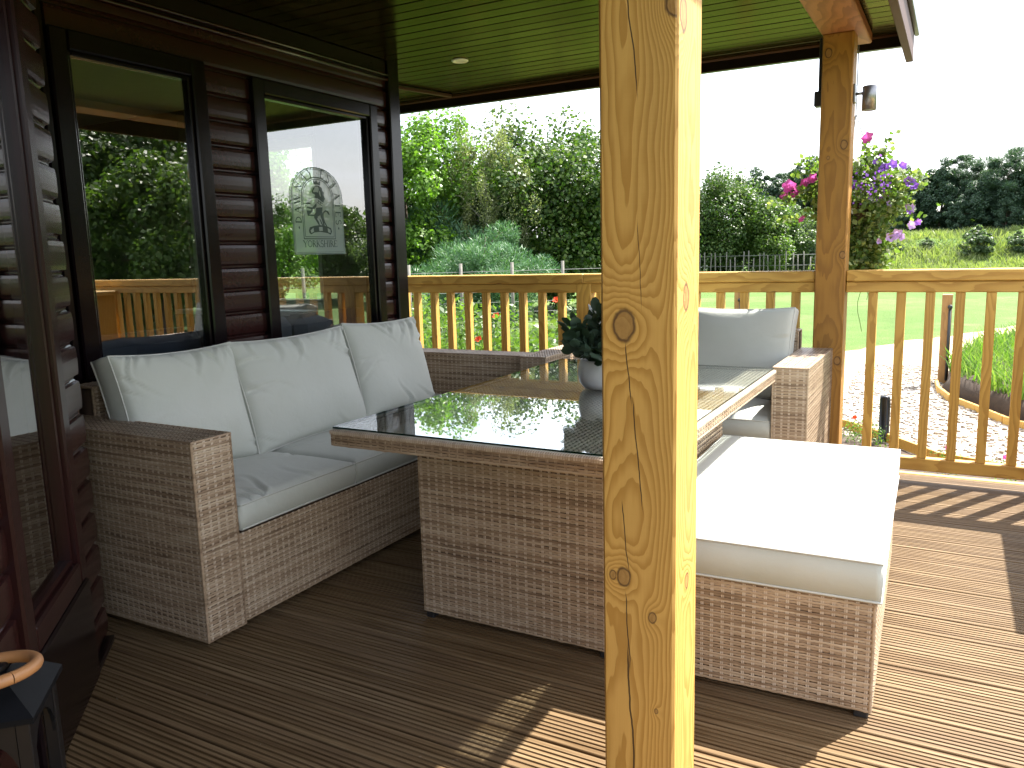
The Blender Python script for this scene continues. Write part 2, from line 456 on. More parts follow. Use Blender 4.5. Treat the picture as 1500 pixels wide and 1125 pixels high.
MT['leaf_mid'] = mat_leaf('mixed_green_leaf', (0.04, 0.085, 0.018), (0.075, 0.135, 0.028), (0.13, 0.18, 0.05))
MT['leaf_grey'] = mat_leaf('grey_green_leaf', (0.07, 0.11, 0.055), (0.10, 0.15, 0.075), (0.16, 0.20, 0.11))
MT['leaf_pot'] = mat_leaf('eucalyptus_leaf', (0.014, 0.030, 0.022), (0.03, 0.055, 0.035), (0.085, 0.13, 0.085), 0.15, 0.4)
MT['leaf_basket'] = mat_leaf('basket_leaf', (0.07, 0.13, 0.025), (0.12, 0.19, 0.05), (0.30, 0.33, 0.17), 0.35)
MT['grass'] = mat_leaf('meadow_grass', (0.06, 0.13, 0.02), (0.10, 0.19, 0.03), (0.20, 0.26, 0.08), 0.4)
MT['bankgrass'] = mat_leaf('sunburnt_bank_grass', (0.14, 0.19, 0.06), (0.20, 0.245, 0.09), (0.30, 0.32, 0.15), 0.35)
MT['pinkpetal'] = mat_leaf('pink_petal', (0.72, 0.07, 0.40), (0.78, 0.12, 0.50), (0.80, 0.22, 0.56), 0.3, 0.5, (1, 1, 1))
MT['purplepetal'] = mat_leaf('purple_petal', (0.22, 0.07, 0.55), (0.30, 0.11, 0.65), (0.42, 0.22, 0.75), 0.3, 0.5, (1, 1, 1))
MT['lilacpetal'] = mat_leaf('lilac_petal', (0.45, 0.30, 0.70), (0.55, 0.36, 0.75), (0.65, 0.50, 0.80), 0.3, 0.5, (1, 1, 1))
MT['redpetal'] = mat_leaf('red_petal', (0.75, 0.05, 0.015), (0.8, 0.07, 0.02), (0.8, 0.12, 0.03), 0.3, 0.5, (1, 1, 1))
MT['whitepetal'] = mat_leaf('white_petal', (0.7, 0.7, 0.66), (0.75, 0.75, 0.7), (0.8, 0.8, 0.76), 0.3, 0.5, (1, 1, 1))


def mat_sticker(name, col, alpha):
    b = NB(name)
    return b.done(b.pbsdf(Base_Color=col, Roughness=0.5, Alpha=alpha, Specular_IOR_Level=0.2))


MT['frost'] = mat_sticker('frosted_film', (0.52, 0.64, 0.60), 0.40)
MT['print'] = mat_sticker('dark_film_print', (0.03, 0.055, 0.045), 0.88)


# ---------------------------------------------------------------- mesh helpers
class MB:
    def __init__(s):
        s.v = []
        s.f = []
        s.mi = []
        s.n = 0

    def add(s, verts, faces, mi=0):
        verts = np.asarray(verts, float).reshape(-1, 3)
        s.v.append(verts)
        k = s.n
        for f in faces:
            s.f.append(tuple(int(i) + k for i in f))
            s.mi.append(mi)
        s.n += len(verts)

    def box(s, x0, x1, y0, y1, z0, z1, c=0.003, M=None, mi=0):
        c = min(c, (x1 - x0) * 0.3, (y1 - y0) * 0.3, (z1 - z0) * 0.3)
        X, Y, Z = (x0, x1), (y0, y1), (z0, z1)
        vs = []
        idx = {}
        for i in (0, 1):
            for j in (0, 1):
                for k in (0, 1):
                    sx, sy, sz = 1 - 2 * i, 1 - 2 * j, 1 - 2 * k
                    for ax in range(3):
                        p = [X[i] + sx * c, Y[j] + sy * c, Z[k] + sz * c]
                        p[ax] = (X[i], Y[j], Z[k])[ax]
                        idx[(i, j, k, ax)] = len(vs)
                        vs.append(p)
        F = []
        for ax in range(3):
            for sd_ in (0, 1):
                q = []
                for (u, v) in ((0, 0), (1, 0), (1, 1), (0, 1)):
                    key = [0, 0, 0]
                    key[ax] = sd_
                    key[(ax + 1) % 3] = u
                    key[(ax + 2) % 3] = v
                    q.append(idx[(*key, ax)])
                F.append(q if sd_ else q[::-1])
        for ax in range(3):
            a1, a2 = (ax + 1) % 3, (ax + 2) % 3
            for u in (0, 1):
                for v in (0, 1):
                    k0 = [0, 0, 0]
                    k0[a1], k0[a2] = u, v
                    k1 = list(k0)
                    k1[ax] = 1
                    q = [idx[(*k0, a1)], idx[(*k1, a1)], idx[(*k1, a2)], idx[(*k0, a2)]]
                    F.append(q if (u ^ v) == 0 else q[::-1])
        for i in (0, 1):
            for j in (0, 1):
                for k in (0, 1):
                    F.append([idx[(i, j, k, 0)], idx[(i, j, k, 1)], idx[(i, j, k, 2)]])
        vs = np.array(vs, float)
        if M is not None:
            A = np.array(M)
            vs = vs @ A[:3, :3].T + A[:3, 3]
        s.add(vs, F, mi)

    def tube(s, pts, rad, seg=8, cap=True, mi=0):
        pts = [np.array(p, float) for p in pts]
        rads = rad if hasattr(rad, '__len__') else [rad] * len(pts)
        vs = []
        t0 = None
        for i, p in enumerate(pts):
            a = pts[max(0, i - 1)]
            b_ = pts[min(len(pts) - 1, i + 1)]
            t = b_ - a
            t = t / (np.linalg.norm(t) + 1e-9)
            if t0 is None:
                up = np.array([0, 0, 1.0]) if abs(t[2]) < 0.9 else np.array([1.0, 0, 0])
                u = np.cross(t, up)
            else:
                u = u - t * (u @ t)
            u = u / (np.linalg.norm(u) + 1e-9)
            t0 = t
            w = np.cross(t, u)
            for k in range(seg):
                an = 2 * math.pi * k / seg
                vs.append(p + rads[i] * (math.cos(an) * u + math.sin(an) * w))
        F = []
        for i in range(len(pts) - 1):
            for k in range(seg):
                F.append((i * seg + k, i * seg + (k + 1) % seg, (i + 1) * seg + (k + 1) % seg, (i + 1) * seg + k))
        if cap:
            F.append(tuple(range(seg))[::-1])
            F.append(tuple((len(pts) - 1) * seg + k for k in range(seg)))
        s.add(vs, F, mi)

    def lathe(s, prof, seg=32, M=None, mi=0):
        vs = []
        for (r, z) in prof:
            for k in range(seg):
                an = 2 * math.pi * k / seg
                vs.append((r * math.cos(an), r * math.sin(an), z))
        F = []
        for i in range(len(prof) - 1):
            for k in range(seg):
                F.append((i * seg + k, i * seg + (k + 1) % seg, (i + 1) * seg + (k + 1) % seg, (i + 1) * seg + k))
        vs = np.array(vs)
        if M is not None:
            A = np.array(M)
            vs = vs @ A[:3, :3].T + A[:3, 3]
        s.add(vs, F, mi)

    def mesh(s, name, mats, smooth=False):
        me = bpy.data.meshes.new(name)
        v = np.concatenate(s.v) if s.v else np.zeros((0, 3))
        me.from_pydata(v.tolist(), [], s.f)
        for m in (mats if isinstance(mats, (list, tuple)) else [mats]):
            me.materials.append(m)
        if any(s.mi):
            me.polygons.foreach_set('material_index', s.mi)
        if smooth:
            me.polygons.foreach_set('use_smooth', [True] * len(me.polygons))
        me.update()
        return me


def fast_mesh(name, verts, quads, mats, smooth=False, mi=None):
    """numpy -> mesh, all quads"""
    me = bpy.data.meshes.new(name)
    nv, nf = len(verts), len(quads)
    me.vertices.add(nv)
    me.vertices.foreach_set('co', np.ascontiguousarray(verts, dtype=np.float32).ravel())
    me.loops.add(nf * 4)
    me.loops.foreach_set('vertex_index', np.ascontiguousarray(quads, dtype=np.int32).ravel())
    me.polygons.add(nf)
    me.polygons.foreach_set('loop_start', np.arange(0, nf * 4, 4, dtype=np.int32))
    me.polygons.foreach_set('loop_total', np.full(nf, 4, dtype=np.int32))
    for m in (mats if isinstance(mats, (list, tuple)) else [mats]):
        me.materials.append(m)
    if mi is not None:
        me.polygons.foreach_set('material_index', np.ascontiguousarray(mi, dtype=np.int32))
    if smooth:
        me.polygons.foreach_set('use_smooth', np.ones(nf, dtype=bool))
    me.update(calc_edges=True)
    me.validate()
    return me


def obj(name, me, parent=None, loc=None):
    o = bpy.data.objects.new(name, me)
    COL.objects.link(o)
    if parent is not None:
        o.parent = parent
        base = parent.get('_base')
        p = parent
        off = Vector((0, 0, 0))
        while p is not None:                  # vertices are given in world space
            off += p.location
            p = p.parent
        o.location = (Vector(loc) if loc is not None else Vector((0, 0, 0))) - off
    elif loc is not None:
        o.location = loc
    return o


def tag(o, label, cat, group=None):
    o['label'] = label
    o['category'] = cat
    if group:
        o['group'] = group
    return o


def thing(name, label, cat, loc, group=None):
    o = bpy.data.objects.new(name, None)
    o.empty_display_size = 0.1
    COL.objects.link(o)
    o.location = loc
    return tag(o, label, cat, group)


def struct(name, me, parent=None, loc=None):
    o = obj(name, me, parent, loc)
    o['kind'] = 'structure'
    return o


def boxpart(name, args, mat, parent, c=0.003, M=None):
    m = MB()
    m.box(*args, c=c, M=M)
    return obj(name, m.mesh(name, mat), parent)


# ---------------------------------------------------------------- woven panels
def weave(O, U, V, N, w, h, pr=0.0076, pc=0.029, amp=0.0020, hw=0.0068, seed=0, vert=True):
    """real over-under weave of flat strands; returns verts, quads"""
    rng = np.random.default_rng(seed)
    O, U, V, N = (np.array(q, float) for q in (O, U, V, N))
    nr = max(2, int(round(h / pr)))
    nc = max(2, int(round(w / pc)))
    pr = h / nr
    pc = w / nc
    K = 2 * nc + 1
    k = np.arange(K)
    u = k * pc / 2
    sgn = np.where(k % 2 == 1, 1.0, 0.0)
    r = np.arange(nr)
    par = np.where(r % 2 == 0, 1.0, -1.0)
    off = amp * sgn[None, :] * par[:, None]
    off[:, 0] = off[:, -1] = -0.002
    vc = (r + 0.5) * pr + rng.normal(0, 0.0003, nr)
    hh = hw * pr / 0.0148 * rng.uniform(0.92, 1.06, nr)
    across = np.array([-1, 0, 1.0])
    bul = np.array([0, 0.0011, 0.0])
    uu = np.broadcast_to(u[None, :, None], (nr, K, 3))
    dv = rng.normal(0, 0.0004, (nr, K))
    vv = vc[:, None, None] + dv[:, :, None] + across[None, None, :] * hh[:, None, None]
    dd = off[:, :, None] + bul[None, None, :]
    P = O + uu[..., None] * U + vv[..., None] * V + dd[..., None] * N
    base = (np.arange(nr)[:, None, None] * K + np.arange(K - 1)[None, :, None]) * 3 + np.arange(2)[None, None, :]
    q = np.stack([base, base + 3, base + 4, base + 1], -1).reshape(-1, 4)
    verts = P.reshape(-1, 3)
    if vert:
        cols = (np.arange(nc) + 0.5) * pc + rng.normal(0, 0.0008, nc)
        cs = np.ones(nc)
        rows = np.concatenate([[0.0], vc, [h]])
        ro = -amp * cs[:, None] * par[None, :]
        ro = np.concatenate([np.full((nc, 1), -0.002), ro, np.full((nc, 1), -0.002)], 1)
        S = []
        for sx in (-0.0024, 0.0024):
            for e in (-0.0020, 0.0020):
                S.append(sx + e)
        S = np.array(S).reshape(2, 2)
        A = cols[:, None, None, None] + S[None, :, None, :]
        A = np.broadcast_to(A, (nc, 2, len(rows), 2))
        Vv = np.broadcast_to(rows[None, None, :, None], A.shape)
        Dd = np.broadcast_to(ro[:, None, :, None], A.shape)
        P2 = O + A[..., None] * U + Vv[..., None] * V + Dd[..., None] * N
        L = len(rows)
        b2 = (np.arange(nc * 2)[:, None] * L + np.arange(L - 1)[None, :]) * 2
        q2 = np.stack([b2, b2 + 1, b2 + 3, b2 + 2], -1).reshape(-1, 4) + len(verts)
        verts = np.concatenate([verts, P2.reshape(-1, 3)])
        nh = len(q)
        q = np.concatenate([q, q2])
        return verts, q, np.concatenate([np.zeros(nh), np.full(len(q2), 2)])
    return verts, q, np.zeros(len(q))


SEED = [1]


def woven_box(name, parent, lo, hi, faces, backing=True, inset=0.007, pr=0.0076, pc=0.029, edge=True):
    """a box covered in weave on the listed faces ('+x','-x','+y','-y','+z'); one mesh per part"""
    lo, hi = np.array(lo, float), np.array(hi, float)
    d = hi - lo
    vs, qs, mi = [], [], []
    nv = 0
    for f in faces:
        f, rot = (f[:2], f[2:] == 'r')
        SEED[0] += 1
        if f in ('+x', '-x'):
            O = np.array([hi[0] if f == '+x' else lo[0], lo[1], lo[2]])
            U, V, N = (0, 1, 0), (0, 0, 1), (1 if f == '+x' else -1, 0, 0)
            w, h = d[1], d[2]
        elif f in ('+y', '-y'):
            O = np.array([lo[0], hi[1] if f == '+y' else lo[1], lo[2]])
            U, V, N = (1, 0, 0), (0, 0, 1), (0, 1 if f == '+y' else -1, 0)
            w, h = d[0], d[2]
        else:
            O = np.array([lo[0], lo[1], hi[2]])
            if d[0] >= d[1]:
                U, V, w, h = (1, 0, 0), (0, 1, 0), d[0], d[1]
            else:
                U, V, w, h = (0, 1, 0), (1, 0, 0), d[1], d[0]
            N = (0, 0, 1)
        a, q, wm = weave(O, U, V, N, w, h, pr=pr, pc=pc, seed=SEED[0])
        vs.append(a)
        qs.append(q + nv)
        mi.append(wm)
        nv += len(a)
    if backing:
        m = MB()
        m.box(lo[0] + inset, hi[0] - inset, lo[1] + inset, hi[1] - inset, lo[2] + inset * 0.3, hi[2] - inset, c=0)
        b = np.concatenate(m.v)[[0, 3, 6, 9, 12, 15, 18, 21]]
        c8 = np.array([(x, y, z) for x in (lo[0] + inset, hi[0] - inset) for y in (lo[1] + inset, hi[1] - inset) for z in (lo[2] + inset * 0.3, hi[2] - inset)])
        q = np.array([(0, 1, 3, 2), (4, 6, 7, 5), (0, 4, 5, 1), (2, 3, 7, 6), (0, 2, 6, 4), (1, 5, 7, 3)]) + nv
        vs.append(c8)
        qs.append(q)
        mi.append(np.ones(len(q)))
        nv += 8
    if edge:                                   # rounded wrapped corners
        m = MB()
        rr = 0.0055
        e = 0.0035
        for (x, y) in ((lo[0] + e, lo[1] + e), (lo[0] + e, hi[1] - e), (hi[0] - e, lo[1] + e), (hi[0] - e, hi[1] - e)):
            m.tube([(x, y, lo[2]), (x, y, hi[2] - e)], rr, 6, cap=False)
        for y in (lo[1] + e, hi[1] - e):
            m.tube([(lo[0], y, hi[2] - e), (hi[0], y, hi[2] - e)], rr, 6, cap=False)
        for x in (lo[0] + e, hi[0] - e):
            m.tube([(x, lo[1], hi[2] - e), (x, hi[1], hi[2] - e)], rr, 6, cap=False)
        a = np.concatenate(m.v)
        q = np.array(m.f) + nv
        vs.append(a)
        qs.append(q)
        mi.append(np.zeros(len(q)))
        nv += len(a)
    me = fast_mesh(name, np.concatenate(vs), np.concatenate(qs), [MT['rattan'], MT['rattan_back'], MT['rattan_light']], mi=np.concatenate(mi))
    return obj(name, me, parent)


# ---------------------------------------------------------------- cushions
def cushion(name, parent, M, w, h, t, seed, bulge=0.05, creases=10, edge_pinch=0.012, nx=46, ny=34, top_only=False, crease_depth=0.008, back_bulge=None, soft=0.0, piping=True, crisp=1.0):
    """boxed cushion: local x = width, y = height, z = thickness (front +z); creases run in from the edges"""
    rng = np.random.default_rng(seed)
    u = np.linspace(-1, 1, nx)
    v = np.linspace(-1, 1, ny)
    Ug, Vg = np.meshgrid(u, v)
    # pillow outline: sides slightly hollow, corners a little pointed
    ox = 1 - edge_pinch / w * 2 * (1 - Vg ** 2) * np.abs(Ug)
    oy = 1 - edge_pinch / h * 2 * (1 - Ug ** 2) * np.abs(Vg)
    X = Ug * w / 2 * ox
    Y = Vg * h / 2 * oy
    dome = ((1 - np.abs(Ug) ** 3.2) * (1 - np.abs(Vg) ** 3.2)) ** 0.6
    edge = np.minimum(1 - np.abs(Ug), 1 - np.abs(Vg))
    rnd = np.clip(edge / 0.08, 0, 1)
    Zf = t / 2 - 0.008 * crisp * (1 - rnd) ** 2 + bulge * dome
    low = np.zeros_like(Zf)
    for i in range(5):
        fx, fy, ph = rng.uniform(1, 4), rng.uniform(1, 4), rng.uniform(0, 6)
        low += np.sin(fx * Ug + fy * Vg + ph) / 5
    Zf += low * 0.010 * dome
    for i in range(creases):
        side = rng.choice([0, 0, 0, 1, 2, 3]) if not top_only else 0
        p = rng.uniform(-0.92, 0.92)
        ln = rng.uniform(0.25, 0.75)
        sl = rng.uniform(-0.5, 0.5)
        wd = rng.uniform(0.02, 0.05)
        A, B = {0: (Ug, 1 - Vg), 1: (Ug, 1 + Vg), 2: (Vg, 1 + Ug), 3: (Vg, 1 - Ug)}[int(side)]
        line = p + sl * B + 0.12 * np.sin(B * 5 + i)
        prof = np.exp(-((A - line) / wd) ** 2) - 0.55 * np.exp(-((A - line - wd * 1.7) / (wd * 1.2)) ** 2)
        fade = np.clip(1 - B / ln, 0, 1) ** 1.2 * np.clip(B / 0.05, 0, 1)
        Zf -= crease_depth * rng.uniform(0.5, 1.2) * prof * fade
    Zb = -(t / 2 - 0.008 * (1 - rnd) ** 2 + (bulge if back_bulge is None else back_bulge) * dome * 0.7)
    verts = np.concatenate([np.stack([X, Y, Zf], -1).reshape(-1, 3), np.stack([X, Y, Zb], -1).reshape(-1, 3)])
    n = nx * ny
    quads = []
    for j in range(ny - 1):
        for i in range(nx - 1):
            a = j * nx + i
            quads.append((a, a + 1, a + nx + 1, a + nx))
            quads.append((a + n, a + nx + n, a + nx + 1 + n, a + 1 + n))
    ring = [i for i in range(nx)] + [j * nx + nx - 1 for j in range(1, ny)] + [(ny - 1) * nx + i for i in range(nx - 2, -1, -1)] + [j * nx for j in range(ny - 2, 0, -1)]
    # side band bulges a little
    mid = []
    for a in ring:
        p0, p1 = verts[a], verts[a + n]
        m_ = (p0 + p1) / 2
        nrm = np.array([m_[0] / w, m_[1] / h, 0])
        ax = int(abs(nrm[1]) > abs(nrm[0]))
        e = np.zeros(3)
        e[ax] = np.sign(m_[ax])
        mid.append(m_ + e * (0.006 * crisp + soft))
    k0 = len(verts)
    verts = np.concatenate([verts, np.array(mid)])
    L = len(ring)
    for i in range(L):
        j = (i + 1) % L
        a, b_ = ring[i], ring[j]
        quads.append((a, k0 + i, k0 + j, b_))
        quads.append((k0 + i, a + n, b_ + n, k0 + j))
    A = np.array(M)
    vw = verts @ A[:3, :3].T + A[:3, 3]
    me = fast_mesh(name, vw, np.array(quads), MT['fabric'], smooth=True)
    o = obj(name, me, parent)
    if piping:
        m = MB()
        for lay in (0, n):
            pts = [vw[a + lay] for a in ring] + [vw[ring[0] + lay]]
            m.tube(pts, 0.0034, 5, cap=False)
        obj('piping', m.mesh('piping', MT['piping'], True), o)
    return o


def frame_M(origin, X, Y, Z):
    return np.array([[X[0], Y[0], Z[0], origin[0]], [X[1], Y[1], Z[1], origin[1]], [X[2], Y[2], Z[2], origin[2]], [0, 0, 0, 1.0]])


# ---------------------------------------------------------------- ground
GZ = -0.30


def bank_h(x, y):
    t = np.clip((y - 41 - 0.05 * np.abs(x)) / 8.0, 0, 1)
    t = t * t * (3 - 2 * t)
    side = np.clip((x + 16) / 8.0, 0, 1)
    return t * (0.6 + 1.25 * side)


def ground_z(x, y):
    return GZ + bank_h(np.asarray(x, float), np.asarray(y, float))


rg = np.random.default_rng(3)
gx = np.concatenate([np.linspace(-900, -70, 8), np.linspace(-60, 60, 81), np.linspace(70, 900, 8)])
gy = np.concatenate([np.linspace(-900, -40, 8), np.linspace(-30, 90, 101), np.linspace(100, 900, 8)])
GX, GY = np.meshgrid(gx, gy)
GZZ = ground_z(GX, GY) + bank_h(GX, GY) * 0.10 * (np.sin(GX * 1.3 + GY) + np.sin(GX * 0.61 - GY * 1.7))
gv = np.stack([GX, GY, GZZ], -1).reshape(-1, 3)
nxg = len(gx)
gq = np.array([(j * nxg + i, j * nxg + i + 1, (j + 1) * nxg + i + 1, (j + 1) * nxg + i) for j in range(len(gy) - 1) for i in range(nxg - 1)])
struct('lawn_ground', fast_mesh('lawn_ground', gv, gq, MT['lawn'], smooth=True))


def sheet(name, outline, z, mat, jitter=0.0, seed=0, kind='structure'):
    rng = np.random.default_rng(seed)
    pts = []
    for (a, b_) in zip(outline, outline[1:] + outline[:1]):
        a, b_ = np.array(a, float), np.array(b_, float)
        n = max(1, int(np.linalg.norm(b_ - a) / 0.25))
        for i in range(n):
            p = a + (b_ - a) * i / n
            pts.append(p + rng.normal(0, jitter, 2))
    c = np.mean(pts, 0)
    m = MB()
    m.add([(p[0], p[1], z) for p in pts], [tuple(range(len(pts)))])
    return struct(name, m.mesh(name, mat))


sheet('sandy_path', [(-1.55, 8.6), (-1.35, 12.1), (-0.85, 13.4), (-0.3, 14.4), (0.3, 15.6), (1.2, 17.4), (3.5, 20.5), (4.2, 19.8), (1.6, 15.6), (0.6, 13.4), (0.2, 11.8), (0.0, 9.5)], GZ + 0.004, MT['sand'], 0.06, 5)
sheet('gravel_path', [(-1.05, 4.9), (-1.15, 7.2), (-1.0, 9.9), (-0.7, 11.0), (-0.3, 12.0), (0.0, 11.0), (0.02, 9.2), (0.1, 8.4), (0.45, 7.7), (0.9, 6.9), (2.6, 5.9), (6.0, 5.6), (6.0, 4.9)], GZ + 0.009, MT['gravel'], 0.03, 6)
sheet('border_soil', [(-1.15, 5.0), (-1.2, 7.15), (-0.7, 6.95), (-0.33, 6.5), (-0.05, 6.1), (0.5, 5.85), (3.0, 5.75), (3.0, 5.0)], GZ + 0.014, MT['soil'], 0.02, 7)

# loose stones on the gravel: one mass
rng = np.random.default_rng(11)
m = MB()
cube = np.array([(x, y, z) for x in (-1, 1) for y in (-1, 1) for z in (-1, 1)], float)
cf = np.array([(0, 1, 3, 2), (4, 6, 7, 5), (0, 4, 5, 1), (2, 3, 7, 6), (0, 2, 6, 4), (1, 5, 7, 3)])
NS = 5000
sx = rng.uniform(-0.95, 1.6, NS)
sy = rng.uniform(5.9, 11.0, NS)
keep = (sy > 6.3 - 0.6 * sx) & (sy < 11.2) & (sx < 0.25 + (8.6 - sy) * 0.55 * (sy < 8.6) - 0.2 * (sy > 8.6)) & (sx > -1.0)
sx, sy = sx[keep], sy[keep]
n = len(sx)
sz = rng.uniform(0.006, 0.02, (n, 1, 1))
V3 = cube[None] * rng.uniform(0.5, 1.0, (n, 8, 3)) * sz * np.array([1.2, 1.2, 0.7]) + np.stack([sx, sy, np.full(n, GZ + 0.014)], -1)[:, None, :]
Q3 = cf[None] + (np.arange(n) * 8)[:, None, None]
st = obj('loose_gravel', fast_mesh('loose_gravel', V3.reshape(-1, 3), Q3.reshape(-1, 4), MT['gravel']))
st['kind'] = 'stuff'
tag(st, 'loose pale stones scattered over the gravel path', 'gravel')

# timber edging along the border, in short boards
ed = thing('border_edging', 'low timber board edging round the flower border beside the deck', 'edging', (-0.33, 6.53, GZ))
EP = [(-1.1, 7.18), (-0.72, 7.0), (-0.33, 6.53), (-0.03, 6.12), (0.55, 5.88), (1.6, 5.8)]
for (a, b_) in zip(EP, EP[1:]):
    L = math.dist(a, b_)
    an = math.atan2(b_[1] - a[1], b_[0] - a[0])
    Mx = Matrix.Translation((a[0], a[1], GZ)) @ Matrix.Rotation(an, 4, 'Z')
    boxpart('board', (0.004, L - 0.004, -0.012, 0.012, -0.03, 0.085), MT['pineX'], ed, 0.003, Mx)
ed2 = thing('bed_edging', 'pale timber edging curving in front of the grassy raised bed', 'edging', (0.2, 8.2, GZ))
EP = [(-0.12, 9.6), (-0.09, 9.1), (0.02, 8.6), (0.23, 8.14), (0.42, 7.69), (0.70, 7.25), (1.2, 6.8)]
for (a, b_) in zip(EP, EP[1:]):
    L = math.dist(a, b_)
    an = math.atan2(b_[1] - a[1], b_[0] - a[0])
    Mx = Matrix.Translation((a[0], a[1], GZ)) @ Matrix.Rotation(an, 4, 'Z')
    boxpart('board', (0.004, L - 0.004, -0.015, 0.015, -0.03, 0.075), MT['pineX'], ed2, 0.003, Mx)

# ---------------------------------------------------------------- deck
deck = bpy.data.objects.new('deck', None)
COL.objects.link(deck)
deck['kind'] = 'structure'
deck.location = (0, 2, 0)
BP, BW, BT = 0.130, 0.1215, 0.027
prof = [(0.0, -BT), (0.0, -0.002), (0.002, 0.0)]
ng = 6
flat = 0.0165
gw = 0.0068
gp = (BW - 2 * flat - gw) / (ng - 1)
yy = flat
for g in range(ng):
    prof += [(yy, 0.0), (yy + 0.0012, -0.0075), (yy + gw - 0.0012, -0.0075), (yy + gw, 0.0)]
    yy += gp
prof += [(BW - 0.002, 0.0), (BW, -0.002), (BW, -BT)]


def extrude_x(prof, x0, x1, mat, name):
    m_ = MB()
    n_ = len(prof)
    vs = [(x0, a, b_) for a, b_ in prof] + [(x1, a, b_) for a, b_ in prof]
    F = [(i, i + 1, n_ + i + 1, n_ + i) for i in range(n_ - 1)] + [(n_ - 1, 0, n_, 2 * n_ - 1)]
    F = [f[::-1] for f in F] + [tuple(range(n_))[::-1][::-1], tuple(range(n_, 2 * n_))[::-1]]
    m_.add(vs, F)
    return m_.mesh(name, mat)


board_me = extrude_x(prof, -4.3, 3.4, MT['deck'], 'deck_board')
random.seed(4)
y = 3.727 + 7 * BP
while y > -1.6:
    o = obj('deck_board', board_me, deck, (random.uniform(-0.02, 0.02), y - BP + 0.00425, random.uniform(-0.0008, 0.0008)))
    y -= BP
# rim and joists
boxpart('rim_board', (-4.3, 3.4, 4.643, 4.688, -0.16, 0.001), MT['pineX'], deck)
boxpart('fascia_board', (-4.3, 3.4, 4.69, 4.712, -0.29, -0.012), MT['pineX'], deck)
for i in range(14):
    boxpart('joist', (-4.2 + i * 0.57, -4.155 + i * 0.57, -1.6, 4.64, -0.17, -0.03), MT['deck'], deck)
boxpart('underlay', (-4.3, 3.4, -1.7, 4.64, -0.30, -0.20), MT['soil'], deck)

# ---------------------------------------------------------------- lodge
XW = -2.9
lodge = thing('timber_lodge', 'dark mahogany lodge with log cladding and tall windows beside the deck', 'lodge', (-4.0, 2.0, 0))
LP = 0.107


def log_profile(n=7):
    pts = [(0.0, 0.0), (0.0, 0.004)]
    for i in range(n + 1):
        a = math.pi * i / n
        pts.append((0.017 * math.sin(a) ** 0.2 if 0 < i < n else 0.004, 0.008 + (LP - 0.014) * (1 - math.cos(a)) / 2))
    pts += [(0.0, LP - 0.002)]
    return pts          # (outward, up)


def log_board(length, name='log_board'):
    """log board running along local x, outward +y"""
    pr = log_profile()
    m_ = MB()
    n_ = len(pr)
    vs = [(0, a, b_) for a, b_ in pr] + [(length, a, b_) for a, b_ in pr]
    F = [(i, n_ + i, n_ + i + 1, i + 1) for i in range(n_ - 1)] + [tuple(range(n_)), tuple(range(n_, 2 * n_))[::-1]]
    m_.add(vs, F)
    return m_.mesh(name, MT['clad'])


def frame_obj(name, me, parent, M):
    o = bpy.data.objects.new(name, me)
    COL.objects.link(o)
    o.parent = parent
    off = Vector((0, 0, 0))
    p = parent
    while p is not None:
        off += p.location
        p = p.parent
    o.matrix_local = Matrix.Translation(-off) @ Matrix(M)
    return o


# window wall (faces +x): local x runs along +y... outward is +x
def wallM(yv, z):
    return frame_M((XW - 0.012, yv, z), (0, 1, 0), (1, 0, 0), (0, 0, 1))


meshes = {}


def logs(spans, z, Mfun):
    for (a, b_) in spans:
        L = round(b_ - a, 3)
        if L not in meshes:
            meshes[L] = log_board(L)
        frame_obj('log_board', meshes[L], lodge, Mfun(a, z))


for k in range(22):
    z = 0.02 + k * LP
    if z + LP < 0.70 or z > 2.02:
        if z < 2.25:
            logs([(1.85, 3.82)], z, wallM)
    else:
        logs([(2.545, 2.80), (3.69, 3.82)], z, wallM)
# wall core behind the boards, split round the openings
for i, a in enumerate([(1.834, 3.86, 0.0, 0.70), (1.834, 3.86, 2.06, 2.34), (2.54, 2.81, 0.70, 2.06), (3.68, 3.86, 0.70, 2.06)]):
    boxpart('wall', (XW - 0.10, XW - 0.013, *a), MT['dark'], lodge)
boxpart('corner_post', (XW - 0.06, XW + 0.03, 3.82, 3.92, 0.0, 2.33), MT['frame'], lodge, 0.006)
boxpart('corner_post', (XW - 0.06, XW + 0.018, 1.80, 1.835, 0.0, 2.33), MT['frame'], lodge, 0.006)
# cornice and upper board
boxpart('upper_board', (XW - 0.05, XW + 0.012, 1.84, 3.82, 2.215, 2.318), MT['dark'], lodge)
m = MB()
m.tube([(XW + 0.016, 1.84, 2.212), (XW + 0.016, 3.82, 2.212)], 0.011, 8)
m.tube([(XW + 0.022, 1.84, 2.238), (XW + 0.022, 3.82, 2.238)], 0.008, 8)
obj('cornice', m.mesh('cornice', MT['clad'], True), lodge)


